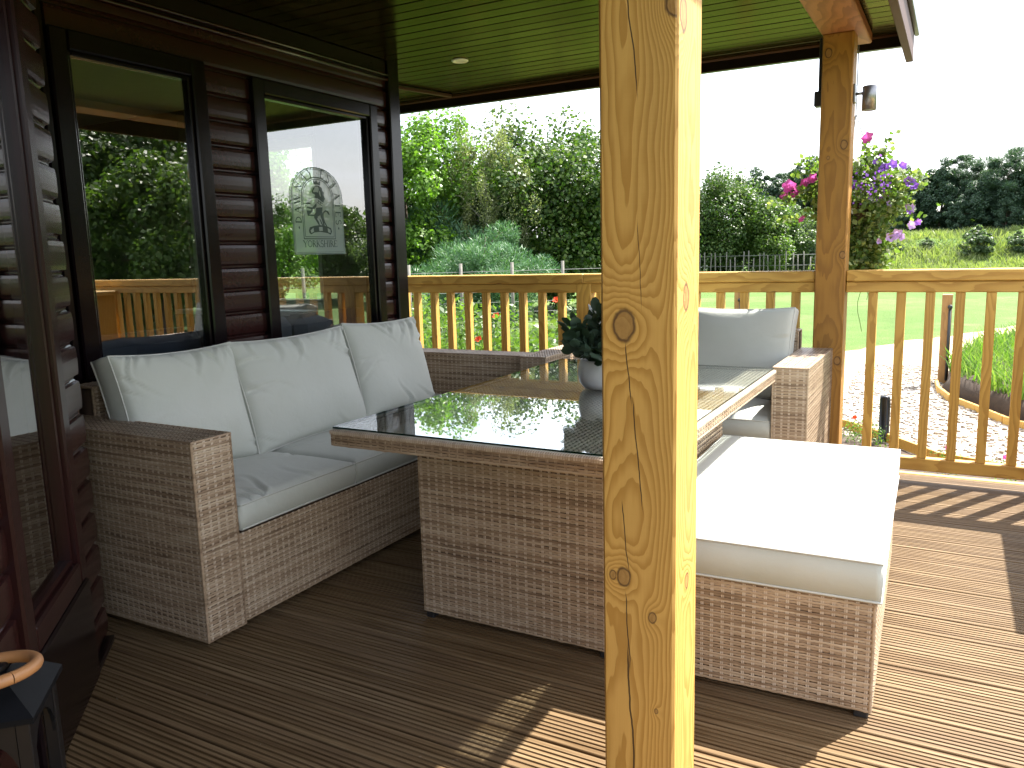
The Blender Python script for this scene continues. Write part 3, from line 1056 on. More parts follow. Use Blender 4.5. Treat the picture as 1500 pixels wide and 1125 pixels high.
def window(parent, M, w, h, fw, mat, glass, bottom=0.0, depth=0.065):
    """frame + pane in a local frame: x across, y outward, z up; w,h is the glass"""
    m_ = MB()
    # outer bars
    for (a, b_, c0, c1) in ((-fw, 0.0, -fw, h + fw), (w, w + fw, -fw, h + fw), (0.0, w, -fw, 0.0), (0.0, w, h, h + fw)):
        m_.box(a, b_, -0.03, depth - 0.03, c0, c1, c=0.006, M=M)
    # inner bead, stepped back
    bw = 0.016
    for (a, b_, c0, c1) in ((0.0, bw, 0.0, h), (w - bw, w, 0.0, h), (bw, w - bw, 0.0, bw), (bw, w - bw, h - bw, h)):
        m_.box(a, b_, -0.02, depth - 0.045, c0, c1, c=0.004, M=M)
    fo = obj('window', m_.mesh('window_frame', mat), parent)
    g = MB()
    A = np.array(M)
    q = np.array([(0.0, -0.004, 0.0), (w, -0.004, 0.0), (w, -0.004, h), (0.0, -0.004, h)]) @ A[:3, :3].T + A[:3, 3]
    g.add(q, [(0, 1, 2, 3)])
    obj('pane', g.mesh('pane', glass), fo)
    return fo


Mw = lambda yv, z: frame_M((XW, yv, z), (0, 1, 0), (1, 0, 0), (0, 0, 1))
window(lodge, Mw(1.908, 0.77), 2.453 - 1.908, 1.998 - 0.77, 0.072, MT['frame'], MT['glass'])
window(lodge, Mw(2.857, 0.77), 3.632 - 2.857, 1.988 - 0.77, 0.066, MT['frame'], MT['glass'])

# canted wall: from the corner towards the viewer at 45 degrees
C0 = np.array([-2.366, 1.510])
T2 = np.array([math.sqrt(0.5), -math.sqrt(0.5), 0])
N2 = np.array([math.sqrt(0.5), math.sqrt(0.5), 0])


def cantM(s_, z, out=0.0):
    p = np.array([C0[0], C0[1], z]) + T2 * s_ + N2 * out
    return frame_M(p, T2, N2, (0, 0, 1))


window(lodge, cantM(0.306, 0.385, -0.03), 0.431, 1.72, 0.068, MT['redframe'], MT['door_glass'], depth=0.06)
for k in range(21):
    logs([(0.004, 0.236), (0.808, 1.08)], 0.02 + k * LP, lambda s_, z: cantM(s_, z, -0.032))
boxpart('wall', (0.80, 1.10, -0.11, -0.033, 0.0, 2.34), MT['dark'], lodge, M=cantM(0, 0))
boxpart('wall', (0.236, 0.80, -0.11, -0.033, 2.175, 2.34), MT['dark'], lodge, M=cantM(0, 0))
boxpart('wall', (0.0, 0.236, -0.11, -0.033, 0.0, 2.34), MT['dark'], lodge, M=cantM(0, 0))
boxpart('door_panel', (0.240, 0.804, -0.09, 0.004, 0.0, 0.314), MT['frame'], lodge, 0.006, M=cantM(0, 0))
boxpart('plinth', (0.0, 1.10, -0.03, 0.0, 0.0, 0.018), MT['dark'], lodge, M=cantM(0, 0))
boxpart('wall', (XW - 0.10, -2.40, 1.42, 1.49, 0.0, 2.34), MT['dark'], lodge)
boxpart('wall', (XW - 0.10, XW - 0.013, 1.49, 1.834, 0.0, 2.34), MT['dark'], lodge)
# the rest of the lodge, mostly out of view
boxpart('wall', (-1.67, -1.60, -2.0, 0.70, 0.0, 2.34), MT['dark'], lodge)
for nm_, z_, mt_ in (('interior_floor', 0.004, 'interior'), ('interior_ceiling', 2.24, 'interior_ceiling')):
    m = MB()
    m.add([(-2.99, -2.0, z_), (-1.67, -2.0, z_), (-1.67, 0.70, z_), (-2.42, 1.44, z_), (-2.99, 1.44, z_)], [(0, 1, 2, 3, 4)])
    obj(nm_, m.mesh(nm_, MT[mt_]), lodge)
# unseen wing behind the viewer, added to block sky light
for k in range(22):
    logs([(-1.6, -0.35)], 0.02 + k * LP, lambda a, z: frame_M((a, -1.312, z), (1, 0, 0), (0, 1, 0), (0, 0, 1)))
boxpart('wall', (-1.62, -0.35, -1.42, -1.313, 0.0, 2.40), MT['dark'], lodge)
# end wall with its own window onto the garden
EY0, EY1 = 3.86, 3.92
for a in [(-6.0, -4.70, 0.0, 2.34), (-3.49, XW - 0.06, 0.0, 2.34), (-4.70, -3.49, 0.0, 0.90), (-4.70, -3.49, 1.98, 2.34)]:
    boxpart('wall', (a[0], a[1], EY0, EY1, a[2], a[3]), MT['interior'], lodge)
window(lodge, frame_M((-3.54, EY1, 0.95), (-1, 0, 0), (0, 1, 0), (0, 0, 1)), 1.11, 0.98, 0.05, MT['white'], MT['glass'])
boxpart('window_sill', (-4.70, -3.49, 3.70, 3.86, 0.875, 0.905), MT['white'], lodge)
boxpart('wall', (-6.06, -6.0, -2.0, 3.92, 0.0, 2.34), MT['interior'], lodge)
boxpart('wall', (-6.0, -1.7, -2.06, -2.0, 0.0, 2.34), MT['interior'], lodge)
boxpart('interior_ceiling', (-6.0, XW - 0.10, -2.0, EY0, 2.24, 2.29), MT['interior_ceiling'], lodge)
boxpart('interior_floor', (-6.0, XW - 0.10, -2.0, EY0, -0.02, 0.004), MT['interior'], lodge)
# upholstered window seat inside
seat = thing('navy_couch', 'dark navy upholstered couch inside the lodge behind the window glass', 'couch', (-3.3, 2.8, 0))
boxpart('seat', (-3.75, -3.05, 1.95, 3.80, 0.02, 0.48), MT['navy'], seat, 0.03)
for (a, b_) in ((1.96, 2.55), (2.57, 3.14), (3.16, 3.78)):
    m = MB()
    m.box(-3.20, -3.03, a, b_, 0.48, 0.93, c=0.05)
    obj('back_cushion', m.mesh('back_cushion', MT['navy'], False), seat)

# ---------------------------------------------------------------- window sticker
stk = thing('window_sticker', 'arched frosted crest sticker with crowned lion above YORKSHIRE lettering on the window', 'sticker', (XW + 0.002, 3.205, 1.245))


def sticker_pt(s_, t_, d=0.0):
    return (XW + 0.0022 + d, 3.205 + s_, 1.245 + t_)


def flat_poly(m_, pts, d):
    m_.add([sticker_pt(a, b_, d) for a, b_ in pts], [tuple(range(len(pts)))])


def stroke(m_, pts, wd, d):
    pts = [np.array(p, float) for p in pts]
    L, Rr = [], []
    for i, p in enumerate(pts):
        t = pts[min(i + 1, len(pts) - 1)] - pts[max(i - 1, 0)]
        t = t / (np.linalg.norm(t) + 1e-9)
        nn = np.array([-t[1], t[0]])
        w_ = wd[i] if hasattr(wd, '__len__') else wd
        L.append(p + nn * w_ / 2)
        Rr.append(p - nn * w_ / 2)
    n_ = len(pts)
    m_.add([sticker_pt(*p, d) for p in L + Rr], [(i, i + 1, n_ + i + 1, n_ + i) for i in range(n_ - 1)])


def arch(hw, t0, ts, top, n=24, close=True):
    pts = [(-hw, t0), (-hw, ts)]
    for i in range(1, n):
        a = math.pi * (1 - i / n)
        pts.append((hw * math.cos(a), ts + (top - ts) * math.sin(a) ** 0.92))
    pts += [(hw, ts), (hw, t0)]
    return pts


m = MB()
flat_poly(m, arch(0.192, 0.0, 0.285, 0.442), 0.0)
obj('frosted_film', m.mesh('frosted_film', MT['frost']), stk)
m = MB()
for (hw, t0, tp, wd) in ((0.188, 0.004, 0.438, 0.004), (0.180, 0.012, 0.430, 0.002), (0.118, 0.080, 0.390, 0.005), (0.108, 0.090, 0.380, 0.0035)):
    p = arch(hw, t0, 0.285, tp)
    stroke(m, p + [p[0]], wd, 0.0012)
for s_ in (-0.148, 0.148):
    flat_poly(m, [(s_, 0.126), (s_ + 0.005, 0.135), (s_, 0.144), (s_ - 0.005, 0.135)], 0.0012)
obj('border_print', m.mesh('border_print', MT['print']), stk)

arcp = lambda cx, cy, rx, ry, a0, a1, n=9: [(cx + rx * math.cos(R(a0 + (a1 - a0) * i / n)), cy + ry * math.sin(R(a0 + (a1 - a0) * i / n))) for i in range(n + 1)]
K, k_ = 0.15, 0.06
GL = {   # (strokes: points in a 0..1 box, width), advance
    'D': ([([(.15, 0), (.15, 1)], K), (arcp(.15, .5, .6, .47, 90, -90), .11), ([(.02, .97), (.2, .97)], k_), ([(.02, .03), (.2, .03)], k_)], .85),
    'A': ([([(.08, 0), (.45, 1)], k_), ([(.45, 1), (.82, 0)], K), ([(.22, .36), (.68, .36)], k_), ([(0, .02), (.2, .02)], k_), ([(.68, .02), (.95, .02)], k_)], .9),
    'W': ([([(.05, 1), (.32, 0)], K), ([(.32, 0), (.55, .8)], k_), ([(.5, 1), (.78, 0)], K), ([(.78, 0), (1.05, 1)], k_), ([(-.05, .98), (.2, .98)], k_), ([(.92, .98), (1.15, .98)], k_)], 1.15),
    'N': ([([(.12, 0), (.12, 1)], k_), ([(.1, 1), (.78, 0)], K), ([(.78, 0), (.78, 1)], k_), ([(0, .02), (.24, .02)], k_), ([(.66, .98), (.9, .98)], k_)], .95),
    'Y': ([([(.05, 1), (.42, .48)], K), ([(.82, 1), (.42, .48)], k_), ([(.42, .5), (.42, 0)], K), ([(.28, .02), (.56, .02)], k_), ([(-.05, .98), (.2, .98)], k_), ([(.7, .98), (.95, .98)], k_)], .9),
    'E': ([([(.15, 0), (.15, 1)], K), ([(.05, .97), (.65, .97)], k_), ([(.15, .52), (.52, .52)], k_), ([(.05, .03), (.68, .03)], k_), ([(.65, .99), (.65, .8)], k_), ([(.68, 0), (.68, .2)], k_)], .75),
    'S': ([(arcp(.35, .74, .24, .24, 30, 270, 10) + arcp(.35, .26, .26, .25, 90, -150, 10)[1:], .11)], .7),
    'T': ([([(.4, 0), (.4, 1)], K), ([(.0, .97), (.8, .97)], k_), ([(.02, .97), (.02, .78)], k_), ([(.78, .97), (.78, .78)], k_), ([(.25, .02), (.55, .02)], k_)], .8),
    'O': ([(arcp(.45, .5, .4, .46, 0, 360, 20), .10)], .95),
    'R': ([([(.15, 0), (.15, 1)], K), (arcp(.15, .74, .42, .23, 90, -90), .09), ([(.35, .5), (.75, 0)], K), ([(.02, .97), (.2, .97)], k_), ([(.03, .02), (.28, .02)], k_)], .82),
    'K': ([([(.15, 0), (.15, 1)], K), ([(.7, 1), (.18, .45)], k_), ([(.3, .58), (.78, 0)], K), ([(.03, .98), (.28, .98)], k_), ([(.03, .02), (.28, .02)], k_)], .85),
    'H': ([([(.15, 0), (.15, 1)], K), ([(.75, 0), (.75, 1)], K), ([(.15, .52), (.75, .52)], k_), ([(.03, .98), (.28, .98)], k_), ([(.03, .02), (.28, .02)], k_), ([(.63, .98), (.88, .98)], k_), ([(.63, .02), (.88, .02)], k_)], .95),
    'I': ([([(.2, 0), (.2, 1)], K), ([(.07, .98), (.33, .98)], k_), ([(.07, .02), (.33, .02)], k_)], .42),
}


def letter(ch, size, origin, ang, xs=1.0):
    m_ = MB()
    ca_, sa_ = math.cos(ang), math.sin(ang)
    st_, adv = GL[ch]
    for i, (pts, wd) in enumerate(st_):
        q = []
        for (a, b_) in pts:
            a = (a - adv / 2 + 0.04) * size * xs
            b_ = b_ * size
            q.append((origin[0] + a * ca_ - b_ * sa_, origin[1] + a * sa_ + b_ * ca_))
        stroke(m_, q, wd * size, 0.0012 + 0.00008 * i)
    return m_


txt = 'YORKSHIRE'
tot = sum(GL[c][1] for c in txt)
sz = 0.034
xs = 0.255 / (tot * sz)
pos = -0.1275
for ch in txt:
    adv = GL[ch][1] * sz * xs
    obj('letter', letter(ch, sz, (pos + adv / 2, 0.038), 0, xs).mesh('letter', MT['print']), stk)
    pos += adv
# lettering round the arch
path = []
for i in range(21):
    path.append((-0.128, 0.150 + 0.135 * i / 20))
for i in range(1, 60):
    a = math.pi * (1 - i / 60)
    path.append((0.128 * math.cos(a), 0.285 + 0.108 * math.sin(a)))
for i in range(21):
    path.append((0.128, 0.285 - 0.135 * i / 20))
path = np.array(path)
seg = np.concatenate([[0], np.cumsum(np.linalg.norm(np.diff(path, axis=0), axis=1))])
word = 'DAWNAY ESTATES'
sz = 0.043
adv_tot = sum(GL[c][1] if c != ' ' else 0.55 for c in word)
gap = (seg[-1] - 0.01 - adv_tot * sz * 0.92) / (len(word) - 1)
pos = 0.005
for ch in word:
    adv = (GL[ch][1] if ch != ' ' else 0.55) * sz * 0.92
    d_ = pos + adv / 2
    px = np.interp(d_, seg, path[:, 0])
    py = np.interp(d_, seg, path[:, 1])
    e_ = 0.012
    tx = np.interp(d_ + e_, seg, path[:, 0]) - np.interp(d_ - e_, seg, path[:, 0])
    ty = np.interp(d_ + e_, seg, path[:, 1]) - np.interp(d_ - e_, seg, path[:, 1])
    if ch != ' ':
        obj('letter', letter(ch, sz, (px, py), math.atan2(ty, tx), 0.92).mesh('letter', MT['print']), stk)
    pos += adv + gap
# the crest: a crowned lion on a twisted bar, traced as flat shapes
def lz(pts):
    return [((x - 325) / 716 * 0.352, 0.094 + (815 - y) / 725 * 0.285) for x, y in pts]


def blobs(name, polys, strokes_, mat, d):
    m_ = MB()
    for i, p in enumerate(polys):
        flat_poly(m_, lz(p), d + 0.0001 * i)
    for i, (p, wd) in enumerate(strokes_):
        stroke(m_, lz(p), wd, d + 0.00005 + 0.0001 * i)
    return obj(name, m_.mesh(name, mat), stk)


blobs('lion_print', [
    [(300, 170), (350, 165), (395, 190), (405, 230), (425, 250), (418, 290), (438, 330), (420, 350), (405, 385), (325, 325), (300, 330), (272, 318), (290, 295), (275, 275), (250, 272), (240, 245), (262, 205)],
    [(290, 450), (390, 440), (380, 500), (345, 545), (300, 570), (255, 590), (250, 545), (285, 510)],
    [(300, 390), (255, 430), (235, 450), (160, 440), (150, 455), (215, 475), (265, 470), (300, 430)],
    [(140, 395), (175, 385), (215, 400), (200, 410), (140, 410)],
    [(145, 490), (205, 490), (225, 470), (250, 480), (205, 530), (180, 540), (260, 540), (250, 560), (160, 560)],
    [(250, 575), (300, 570), (345, 600), (385, 680), (370, 680), (330, 620), (310, 600), (330, 670), (315, 675)],
    [(345, 545), (380, 500), (390, 560), (400, 640), (405, 680), (385, 680), (365, 600)],
    [(275, 155), (265, 95), (290, 125), (318, 95), (335, 130), (378, 105), (370, 165), (325, 150)],
    [(160, 745), (175, 705), (240, 685), (330, 672), (440, 685), (500, 710), (512, 755), (490, 795), (440, 775), (330, 760), (240, 770), (190, 795), (165, 775)],
    [(455, 480), (480, 500), (492, 540), (470, 530), (450, 505)],
], [([(435, 685), (405, 630), (390, 570), (395, 515), (430, 485), (465, 495), (485, 530)], 0.008)], MT['print'], 0.0012)
for hl in [
    [(285, 182), (335, 180), (345, 215), (330, 255), (300, 250), (264, 256), (257, 240), (277, 212)],
    [(345, 225), (365, 240), (372, 300), (360, 305), (345, 270)],
    [(312, 335), (398, 378), (380, 440), (296, 385)],
    [(312, 697), (366, 695), (368, 748), (314, 750)],
    [(182, 742), (228, 708), (232, 758), (192, 778)],
    [(444, 708), (488, 730), (488, 776), (448, 763)],
    [(290, 590), (320, 580), (345, 640), (350, 665), (335, 660)],
]:
    blobs('lion_highlight', [hl], [], MT['frost'], 0.0030)
blobs('belt_print', [], [([(318, 328), (402, 372)], 0.003), ([(298, 378), (384, 428)], 0.003), ([(330, 350), (325, 385)], 0.004), ([(362, 368), (352, 402)], 0.004), ([(318, 360), (388, 396)], 0.003)], MT['print'], 0.0042)

# ---------------------------------------------------------------- porch roof
roof = thing('porch_roof', 'dark boarded porch roof with varnished ceiling and brown timber beam over the deck', 'roof', (-2.5, 2.0, 2.32))
CP = 0.0985
cprof = [(0.0, 0.016), (0.0, 0.006), (0.005, 0.0), (CP - 0.008, 0.0), (CP - 0.003, 0.006), (CP - 0.003, 0.016)]
cme = extrude_x(cprof, -6.0, -0.30, MT['ceiling'], 'ceiling_board')
y = 4.93 - CP
while y > -2.0:
    obj('ceiling_board', cme, roof, (0, y, 2.32 + random.uniform(-0.0006, 0.0006)))
    y -= CP
boxpart('roof_deck', (-6.2, -0.28, -2.0, 4.93, 2.345, 2.42), MT['dark'], roof)
boxpart('fascia', (-6.2, -0.30, 4.935, 4.975, 2.255, 2.46), MT['dark'], roof)
m = MB()
m.tube([(-6.0, 4.93, 2.318), (-0.31, 4.93, 2.318)], 0.009, 8)
obj('ceiling_bead', m.mesh('ceiling_bead', MT['verge'], True), roof)
boxpart('gutter', (-6.2, -0.27, 4.98, 5.06, 2.30, 2.38), MT['blackplastic'], roof, 0.02)
boxpart('verge_board', (-0.298, -0.262, -2.0, 5.02, 2.185, 2.50), MT['verge'], roof)
boxpart('verge_tile', (-0.262, -0.240, -2.0, 5.05, 2.32, 2.53), MT['dark'], roof)
boxpart('beam', (-0.655, -0.45, -2.0, 4.80, 2.262, 2.317), MT['beam'], roof, 0.006)
an = math.atan2(4.83 - 4.35, -3.11 + 3.24)
boxpart('batten', (0.0, 0.53, -0.012, 0.012, -0.022, -0.002), MT['verge'], roof, M=Matrix.Translation((-3.25, 4.33, 2.318)) @ Matrix.Rotation(an, 4, 'Z'))
dl = thing('downlight', 'small round white recessed downlight in the porch ceiling', 'light', (-2.54, 4.06, 2.318))
m = MB()
m.lathe([(0.028, -0.001), (0.030, -0.006), (0.044, -0.008), (0.048, -0.004), (0.048, 0.0)], 28, Matrix.Translation((-2.54, 4.06, 2.318)))
obj('bezel', m.mesh('bezel', MT['white'], True), dl)
m = MB()
m.lathe([(0.0, -0.0022), (0.028, -0.0022)], 20, Matrix.Translation((-2.54, 4.06, 2.318)))
obj('lens', m.mesh('lens', MT['ceramic']), dl)

# ---------------------------------------------------------------- posts
def post(name, label, x, y, z1, mat, s=0.15, z0=0.0):
    t = thing(name, label, 'post', (x, y, z0))
    m_ = MB()
    nseg = 1
    m_.box(0, s, 0, s, 0, z1 - z0, c=0.005)
    o_ = bpy.data.objects.new('shaft', m_.mesh('shaft', mat))
    COL.objects.link(o_)
    o_.parent = t
    return t


post('porch_post', 'thick cracked golden pine porch post nearest the viewer in front of the table', -0.595, 1.4286, 2.262, MT['post_near'])
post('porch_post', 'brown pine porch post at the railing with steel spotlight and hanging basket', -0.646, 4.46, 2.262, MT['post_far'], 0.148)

# ---------------------------------------------------------------- railings
bal_me = None
m = MB()
m.box(0, 0.043, 0, 0.043, 0, 0.852, c=0.0025)
bal_me = m.mesh('baluster', MT['pineZ'])


def railing(label, x0, x1, bals, posts=()):
    t = thing('deck_railing', label, 'railing', ((x0 + x1) / 2, 4.53, 0.0), 'pine railing sections along the far edge of the deck')
    boxpart('handrail', (x0, x1, 4.49, 4.608, 1.032, 1.089), MT['pineX'], t, 0.005)
    boxpart('top_beam', (x0, x1, 4.50, 4.552, 0.976, 1.0305), MT['pineX'], t, 0.004)
    boxpart('bottom_rail', (x0, x1, 4.50, 4.552, 0.058, 0.124), MT['pineX'], t, 0.004)
    for b_ in bals:
        o_ = obj('baluster', bal_me, t, (b_, 4.5055, 0.124))
    for (a, b_) in posts:
        boxpart('post', (a, b_, 4.497, 4.595, -0.28, 1.031), MT['pineZ'], t, 0.004)
    return t


A = [-3.267, -3.125, -2.993, -2.853, -2.716, -2.577, -2.441, -2.302, -2.165]
railing('pine railing section between the lodge corner and the low newel post, behind the long sofa', -3.45, -1.985, A, [(-3.45, -3.352)])
railing('pine railing section between newel post and tall porch post, behind the two seat sofa', -1.985, -0.648, [-1.905, -1.77, -1.632, -1.495, -1.36, -1.25, -1.175 + 0.0, -1.042, -0.902, -0.769][0:4] + [-1.315, -1.175, -1.042, -0.902, -0.769], [(-2.034, -1.937)])
railing('pine railing section right of the tall porch post, casting striped shadow on the deck', -0.496, 3.2, [-0.388 + 0.1315 * i for i in range(27)], [(1.9, 2.0)])

# steel spotlight on the far post and junction box
sp = thing('wall_spotlight', 'brushed steel cylinder spotlight on the side of the far porch post', 'light', (-0.498, 4.53, 1.96))
boxpart('mount', (-0.4975, -0.487, 4.49, 4.55, 1.925, 2.015), MT['steel'], sp, 0.003)
m = MB()
m.tube([(-0.487, 4.52, 1.968), (-0.452, 4.52, 1.968)], 0.007, 10)
obj('arm', m.mesh('arm', MT['steel'], True), sp)
m = MB()
m.lathe([(0.0, 0.0), (0.030, 0.0), (0.034, -0.002), (0.034, 0.112), (0.030, 0.115), (0.0, 0.115)], 28, Matrix.Translation((-0.425, 4.52, 1.885)))
obj('barrel', m.mesh('barrel', MT['steel'], True), sp)
jb = thing('junction_box', 'small black cable box with conduit on the left side of the far porch post', 'cable box', (-0.66, 4.53, 1.95))
boxpart('box', (-0.685, -0.647, 4.50, 4.56, 1.925, 2.0), MT['blackplastic'], jb, 0.004)
boxpart('conduit', (-0.668, -0.647, 4.515, 4.54, 2.0, 2.26), MT['blackplastic'], jb, 0.003)

# ---------------------------------------------------------------- long sofa by the lodge wall
s1 = thing('rattan_sofa', 'long three seat rattan sofa under the lodge windows', 'sofa', (-2.4, 2.75, 0))
X0, X1 = -2.83, -2.02
woven_box('base', s1, (X0, 1.757, 0.03), (X1, 3.748, 0.335), ['+x'], edge=False)
woven_box('arm', s1, (X0, 1.60, 0.02), (X1, 1.757, 0.677), ['-y', '+x', '+z', '+y'])
woven_box('arm', s1, (X0, 3.748, 0.02), (X1, 3.905, 0.677), ['-y', '+x', '+z'])
woven_box('backrest', s1, (X0, 1.757, 0.30), (-2.72, 3.748, 0.785), ['+x', '+z'])
for (x, y) in ((-2.78, 1.65), (-2.07, 1.65), (-2.78, 3.85), (-2.07, 3.85)):
    boxpart('foot', (x - 0.02, x + 0.02, y - 0.02, y + 0.02, 0.0, 0.03), MT['blackplastic'], s1)


def seat_c(a, b_, seed, x0=-2.715, x1=-2.012, sofa=None, z=0.389):
    M = frame_M(((x0 + x1) / 2, (a + b_) / 2, z), (0, 1, 0), (-1, 0, 0), (0, 0, 1))
    cushion('seat_cushion', sofa, M, b_ - a, x1 - x0, 0.098, seed, bulge=0.018, creases=22, edge_pinch=0.004, crease_depth=0.013, back_bulge=0.0, nx=70, ny=64)


seat_c(1.762, 2.338, 1, sofa=s1)
seat_c(2.342, 3.04, 2, sofa=s1)
seat_c(3.044, 3.744, 3, sofa=s1)


def back_c(a, b_, seed, tilt, zc, xc, hgt=0.47, rot=0.0):
    th = R(tilt)
    Zv = np.array([math.cos(th), 0, math.sin(th)])
    Yv = np.array([-math.sin(th), 0, math.cos(th)])
    Xv = np.array([0, 1.0, 0])
    if rot:
        c0, s0 = math.cos(R(rot)), math.sin(R(rot))
        Xv, Yv = c0 * Xv + s0 * Yv, -s0 * Xv + c0 * Yv
    M = frame_M((xc, (a + b_) / 2, zc), Xv, Yv, Zv)
    cushion('back_cushion', s1, M, b_ - a, hgt, 0.115, seed, bulge=0.055, creases=17, edge_pinch=0.016, crease_depth=0.016, nx=70, ny=52)


# (tops are gathered and creased)
back_c(1.725, 2.265, 11, 15, 0.660, -2.555, 0.475, rot=-1.0)
back_c(2.245, 2.945, 12, 17, 0.658, -2.545, 0.475, rot=0.5)
back_c(2.945, 3.525, 13, 16, 0.664, -2.55, 0.475, rot=-1.5)

# ---------------------------------------------------------------- two seat sofa by the railing
s2 = thing('rattan_sofa', 'two seat rattan sofa against the railing facing the table, right arm in sunlight', 'sofa', (-1.27, 4.05, 0))
Y0, Y1 = 3.685, 4.465
woven_box('base', s2, (-1.845, Y0, 0.03), (-0.702, Y1, 0.335), ['-y'], edge=False)
woven_box('arm', s2, (-2.0, Y0, 0.02), (-1.845, Y1, 0.684), ['-y', '-x', '+z', '+x'])
woven_box('arm', s2, (-0.702, Y0, 0.02), (-0.545, Y1, 0.684), ['-y', '-x', '+z', '+x'])
woven_box('backrest', s2, (-1.845, Y1 - 0.105, 0.30), (-0.702, Y1, 0.785), ['-y', '+z'])
for (x, y) in ((-1.94, 3.74), (-0.60, 3.74), (-1.94, 4.41), (-0.60, 4.41)):
    boxpart('foot', (x - 0.02, x + 0.02, y - 0.02, y + 0.02, 0.0, 0.03), MT['blackplastic'], s2)
for i, (a, b_) in enumerate(((-1.84, -1.275), (-1.271, -0.706))):
    M = frame_M(((a + b_) / 2, (Y0 + 0.01 + Y1 - 0.11) / 2, 0.389), (1, 0, 0), (0, 1, 0), (0, 0, 1))
    cushion('seat_cushion', s2, M, b_ - a, Y1 - Y0 - 0.12, 0.098, 21 + i, bulge=0.018, creases=6, edge_pinch=0.004, back_bulge=0.0)
for i, (a, b_) in enumerate(((-1.83, -1.28), (-1.285, -0.70))):
    th = R(14)
    M = frame_M(((a + b_) / 2, 4.215, 0.672), (1, 0, 0), (0, math.sin(th), math.cos(th)), (0, -math.cos(th), math.sin(th)))
    cushion('back_cushion', s2, M, b_ - a, 0.475, 0.115, 24 + i, bulge=0.04, creases=10, edge_pinch=0.014, crease_depth=0.010, nx=60, ny=44)

# ---------------------------------------------------------------- table
tb = thing('rattan_table', 'rectangular rattan table with glass top between the sofas', 'table', (-1.19, 2.75, 0))
TX0, TX1, TY0, TY1, TZ = -1.715, -0.672, 1.885, 3.60, 0.69
woven_box('pedestal', tb, (-1.53, 2.09, 0.025), (-0.85, 3.40, 0.635), ['-y', '+x', '-x'], edge=False)
for (x, y) in ((-1.51, 2.11), (-0.87, 2.11), (-1.51, 3.38), (-0.87, 3.38)):
    boxpart('foot', (x - 0.015, x + 0.015, y - 0.015, y + 0.015, 0.0, 0.035), MT['blackplastic'], tb)
vs, qs = [], []
nv = 0
SK = 0.056
for (O, U, w, N) in (((TX0, TY0, TZ - SK), (1, 0, 0), TX1 - TX0, (0, -1, 0)), ((TX1, TY0, TZ - SK), (0, 1, 0), TY1 - TY0, (1, 0, 0)), ((TX0, TY0, TZ - SK), (0, 1, 0), TY1 - TY0, (-1, 0, 0)), ((TX0, TY1, TZ - SK), (1, 0, 0), TX1 - TX0, (0, 1, 0))):
    SEED[0] += 1
    a, q, wm = weave(O, U, (0, 0, 1), N, w, SK - 0.008, pr=0.0076, pc=0.029, seed=SEED[0])
    vs.append(a)
    qs.append(q + nv)
    nv += len(a)
    # inner face so that the rim is not paper thin
    a, q, wm = weave(np.array(O) - 0.024 * np.array(N), U, (0, 0, 1), N, w, SK - 0.008, pr=0.0076, pc=0.029, seed=SEED[0] + 500)
    vs.append(a)
    qs.append(q + nv)
    nv += len(a)
obj('skirt', fast_mesh('skirt', np.concatenate(vs), np.concatenate(qs), MT['rattan']), tb)
# bound rim: narrow strands wrapped over the edge, with a solid core
m = MB()
rng = np.random.default_rng(77)
for (p0, p1, nrm) in (((TX0, TY0), (TX1, TY0), (0, -1)), ((TX1, TY0), (TX1, TY1), (1, 0)), ((TX1, TY1), (TX0, TY1), (0, 1)), ((TX0, TY1), (TX0, TY0), (-1, 0))):
    p0, p1, nrm = np.array(p0), np.array(p1), np.array(nrm)
    L = np.linalg.norm(p1 - p0)
    t = (p1 - p0) / L
    n = int(L / 0.0075)
    for i in range(n):
        a = p0 + t * (i + 0.08) * L / n
        b_ = p0 + t * (i + 0.92) * L / n
        o1, o2, o3 = 0.004, 0.001, -0.030
        j = rng.uniform(-0.0012, 0.0012)
        m.add([(*(a + nrm * o1), TZ - 0.018 + j), (*(b_ + nrm * o1), TZ - 0.018 + j), (*(b_ + nrm * o1), TZ - 0.009), (*(a + nrm * o1), TZ - 0.009),
               (*(b_ + nrm * -0.004), TZ - 0.0045), (*(a + nrm * -0.004), TZ - 0.0045), (*(b_ + nrm * o3), TZ - 0.0045), (*(a + nrm * o3), TZ - 0.0045)],
              [(0, 1, 2, 3), (3, 2, 4, 5), (5, 4, 6, 7)])
obj('bound_rim', m.mesh('bound_rim', MT['rattan_light']), tb)
m = MB()
for a in ((TX0 + 0.004, TX1 - 0.004, TY0 + 0.002, TY0 + 0.028), (TX0 + 0.004, TX1 - 0.004, TY1 - 0.028, TY1 - 0.002), (TX0 + 0.002, TX0 + 0.028, TY0 + 0.03, TY1 - 0.03), (TX1 - 0.028, TX1 - 0.002, TY0 + 0.03, TY1 - 0.03)):
    m.box(*a, TZ - SK + 0.004, TZ - 0.007, c=0.003)
for a in ((-1.2, -1.17, TY0 + 0.03, TY1 - 0.03), (TX0 + 0.03, TX1 - 0.03, 2.72, 2.75)):
    m.box(*a, TZ - SK + 0.006, TZ - 0.016, c=0.003)
obj('frame', m.mesh('frame', MT['rattan_back']), tb)
a, q, wm = weave((TX0 + 0.03, TY0 + 0.03, TZ - 0.009), (0, 1, 0), (1, 0, 0), (0, 0, 1), TY1 - TY0 - 0.06, TX1 - TX0 - 0.06, pr=0.0085, pc=0.024, hw=0.0047, seed=900)
obj('woven_top', fast_mesh('woven_top', a, q, MT['rattan_light']), tb)
g = 0.006
gl = MB()
gz0, gz1 = TZ - 0.0012, TZ + 0.0045
P8 = [(x, y, z) for x in (TX0 + g, TX1 - g) for y in (TY0 + g, TY1 - g) for z in (gz0, gz1)]
gl.add(P8, [(1, 5, 7, 3)], 0)
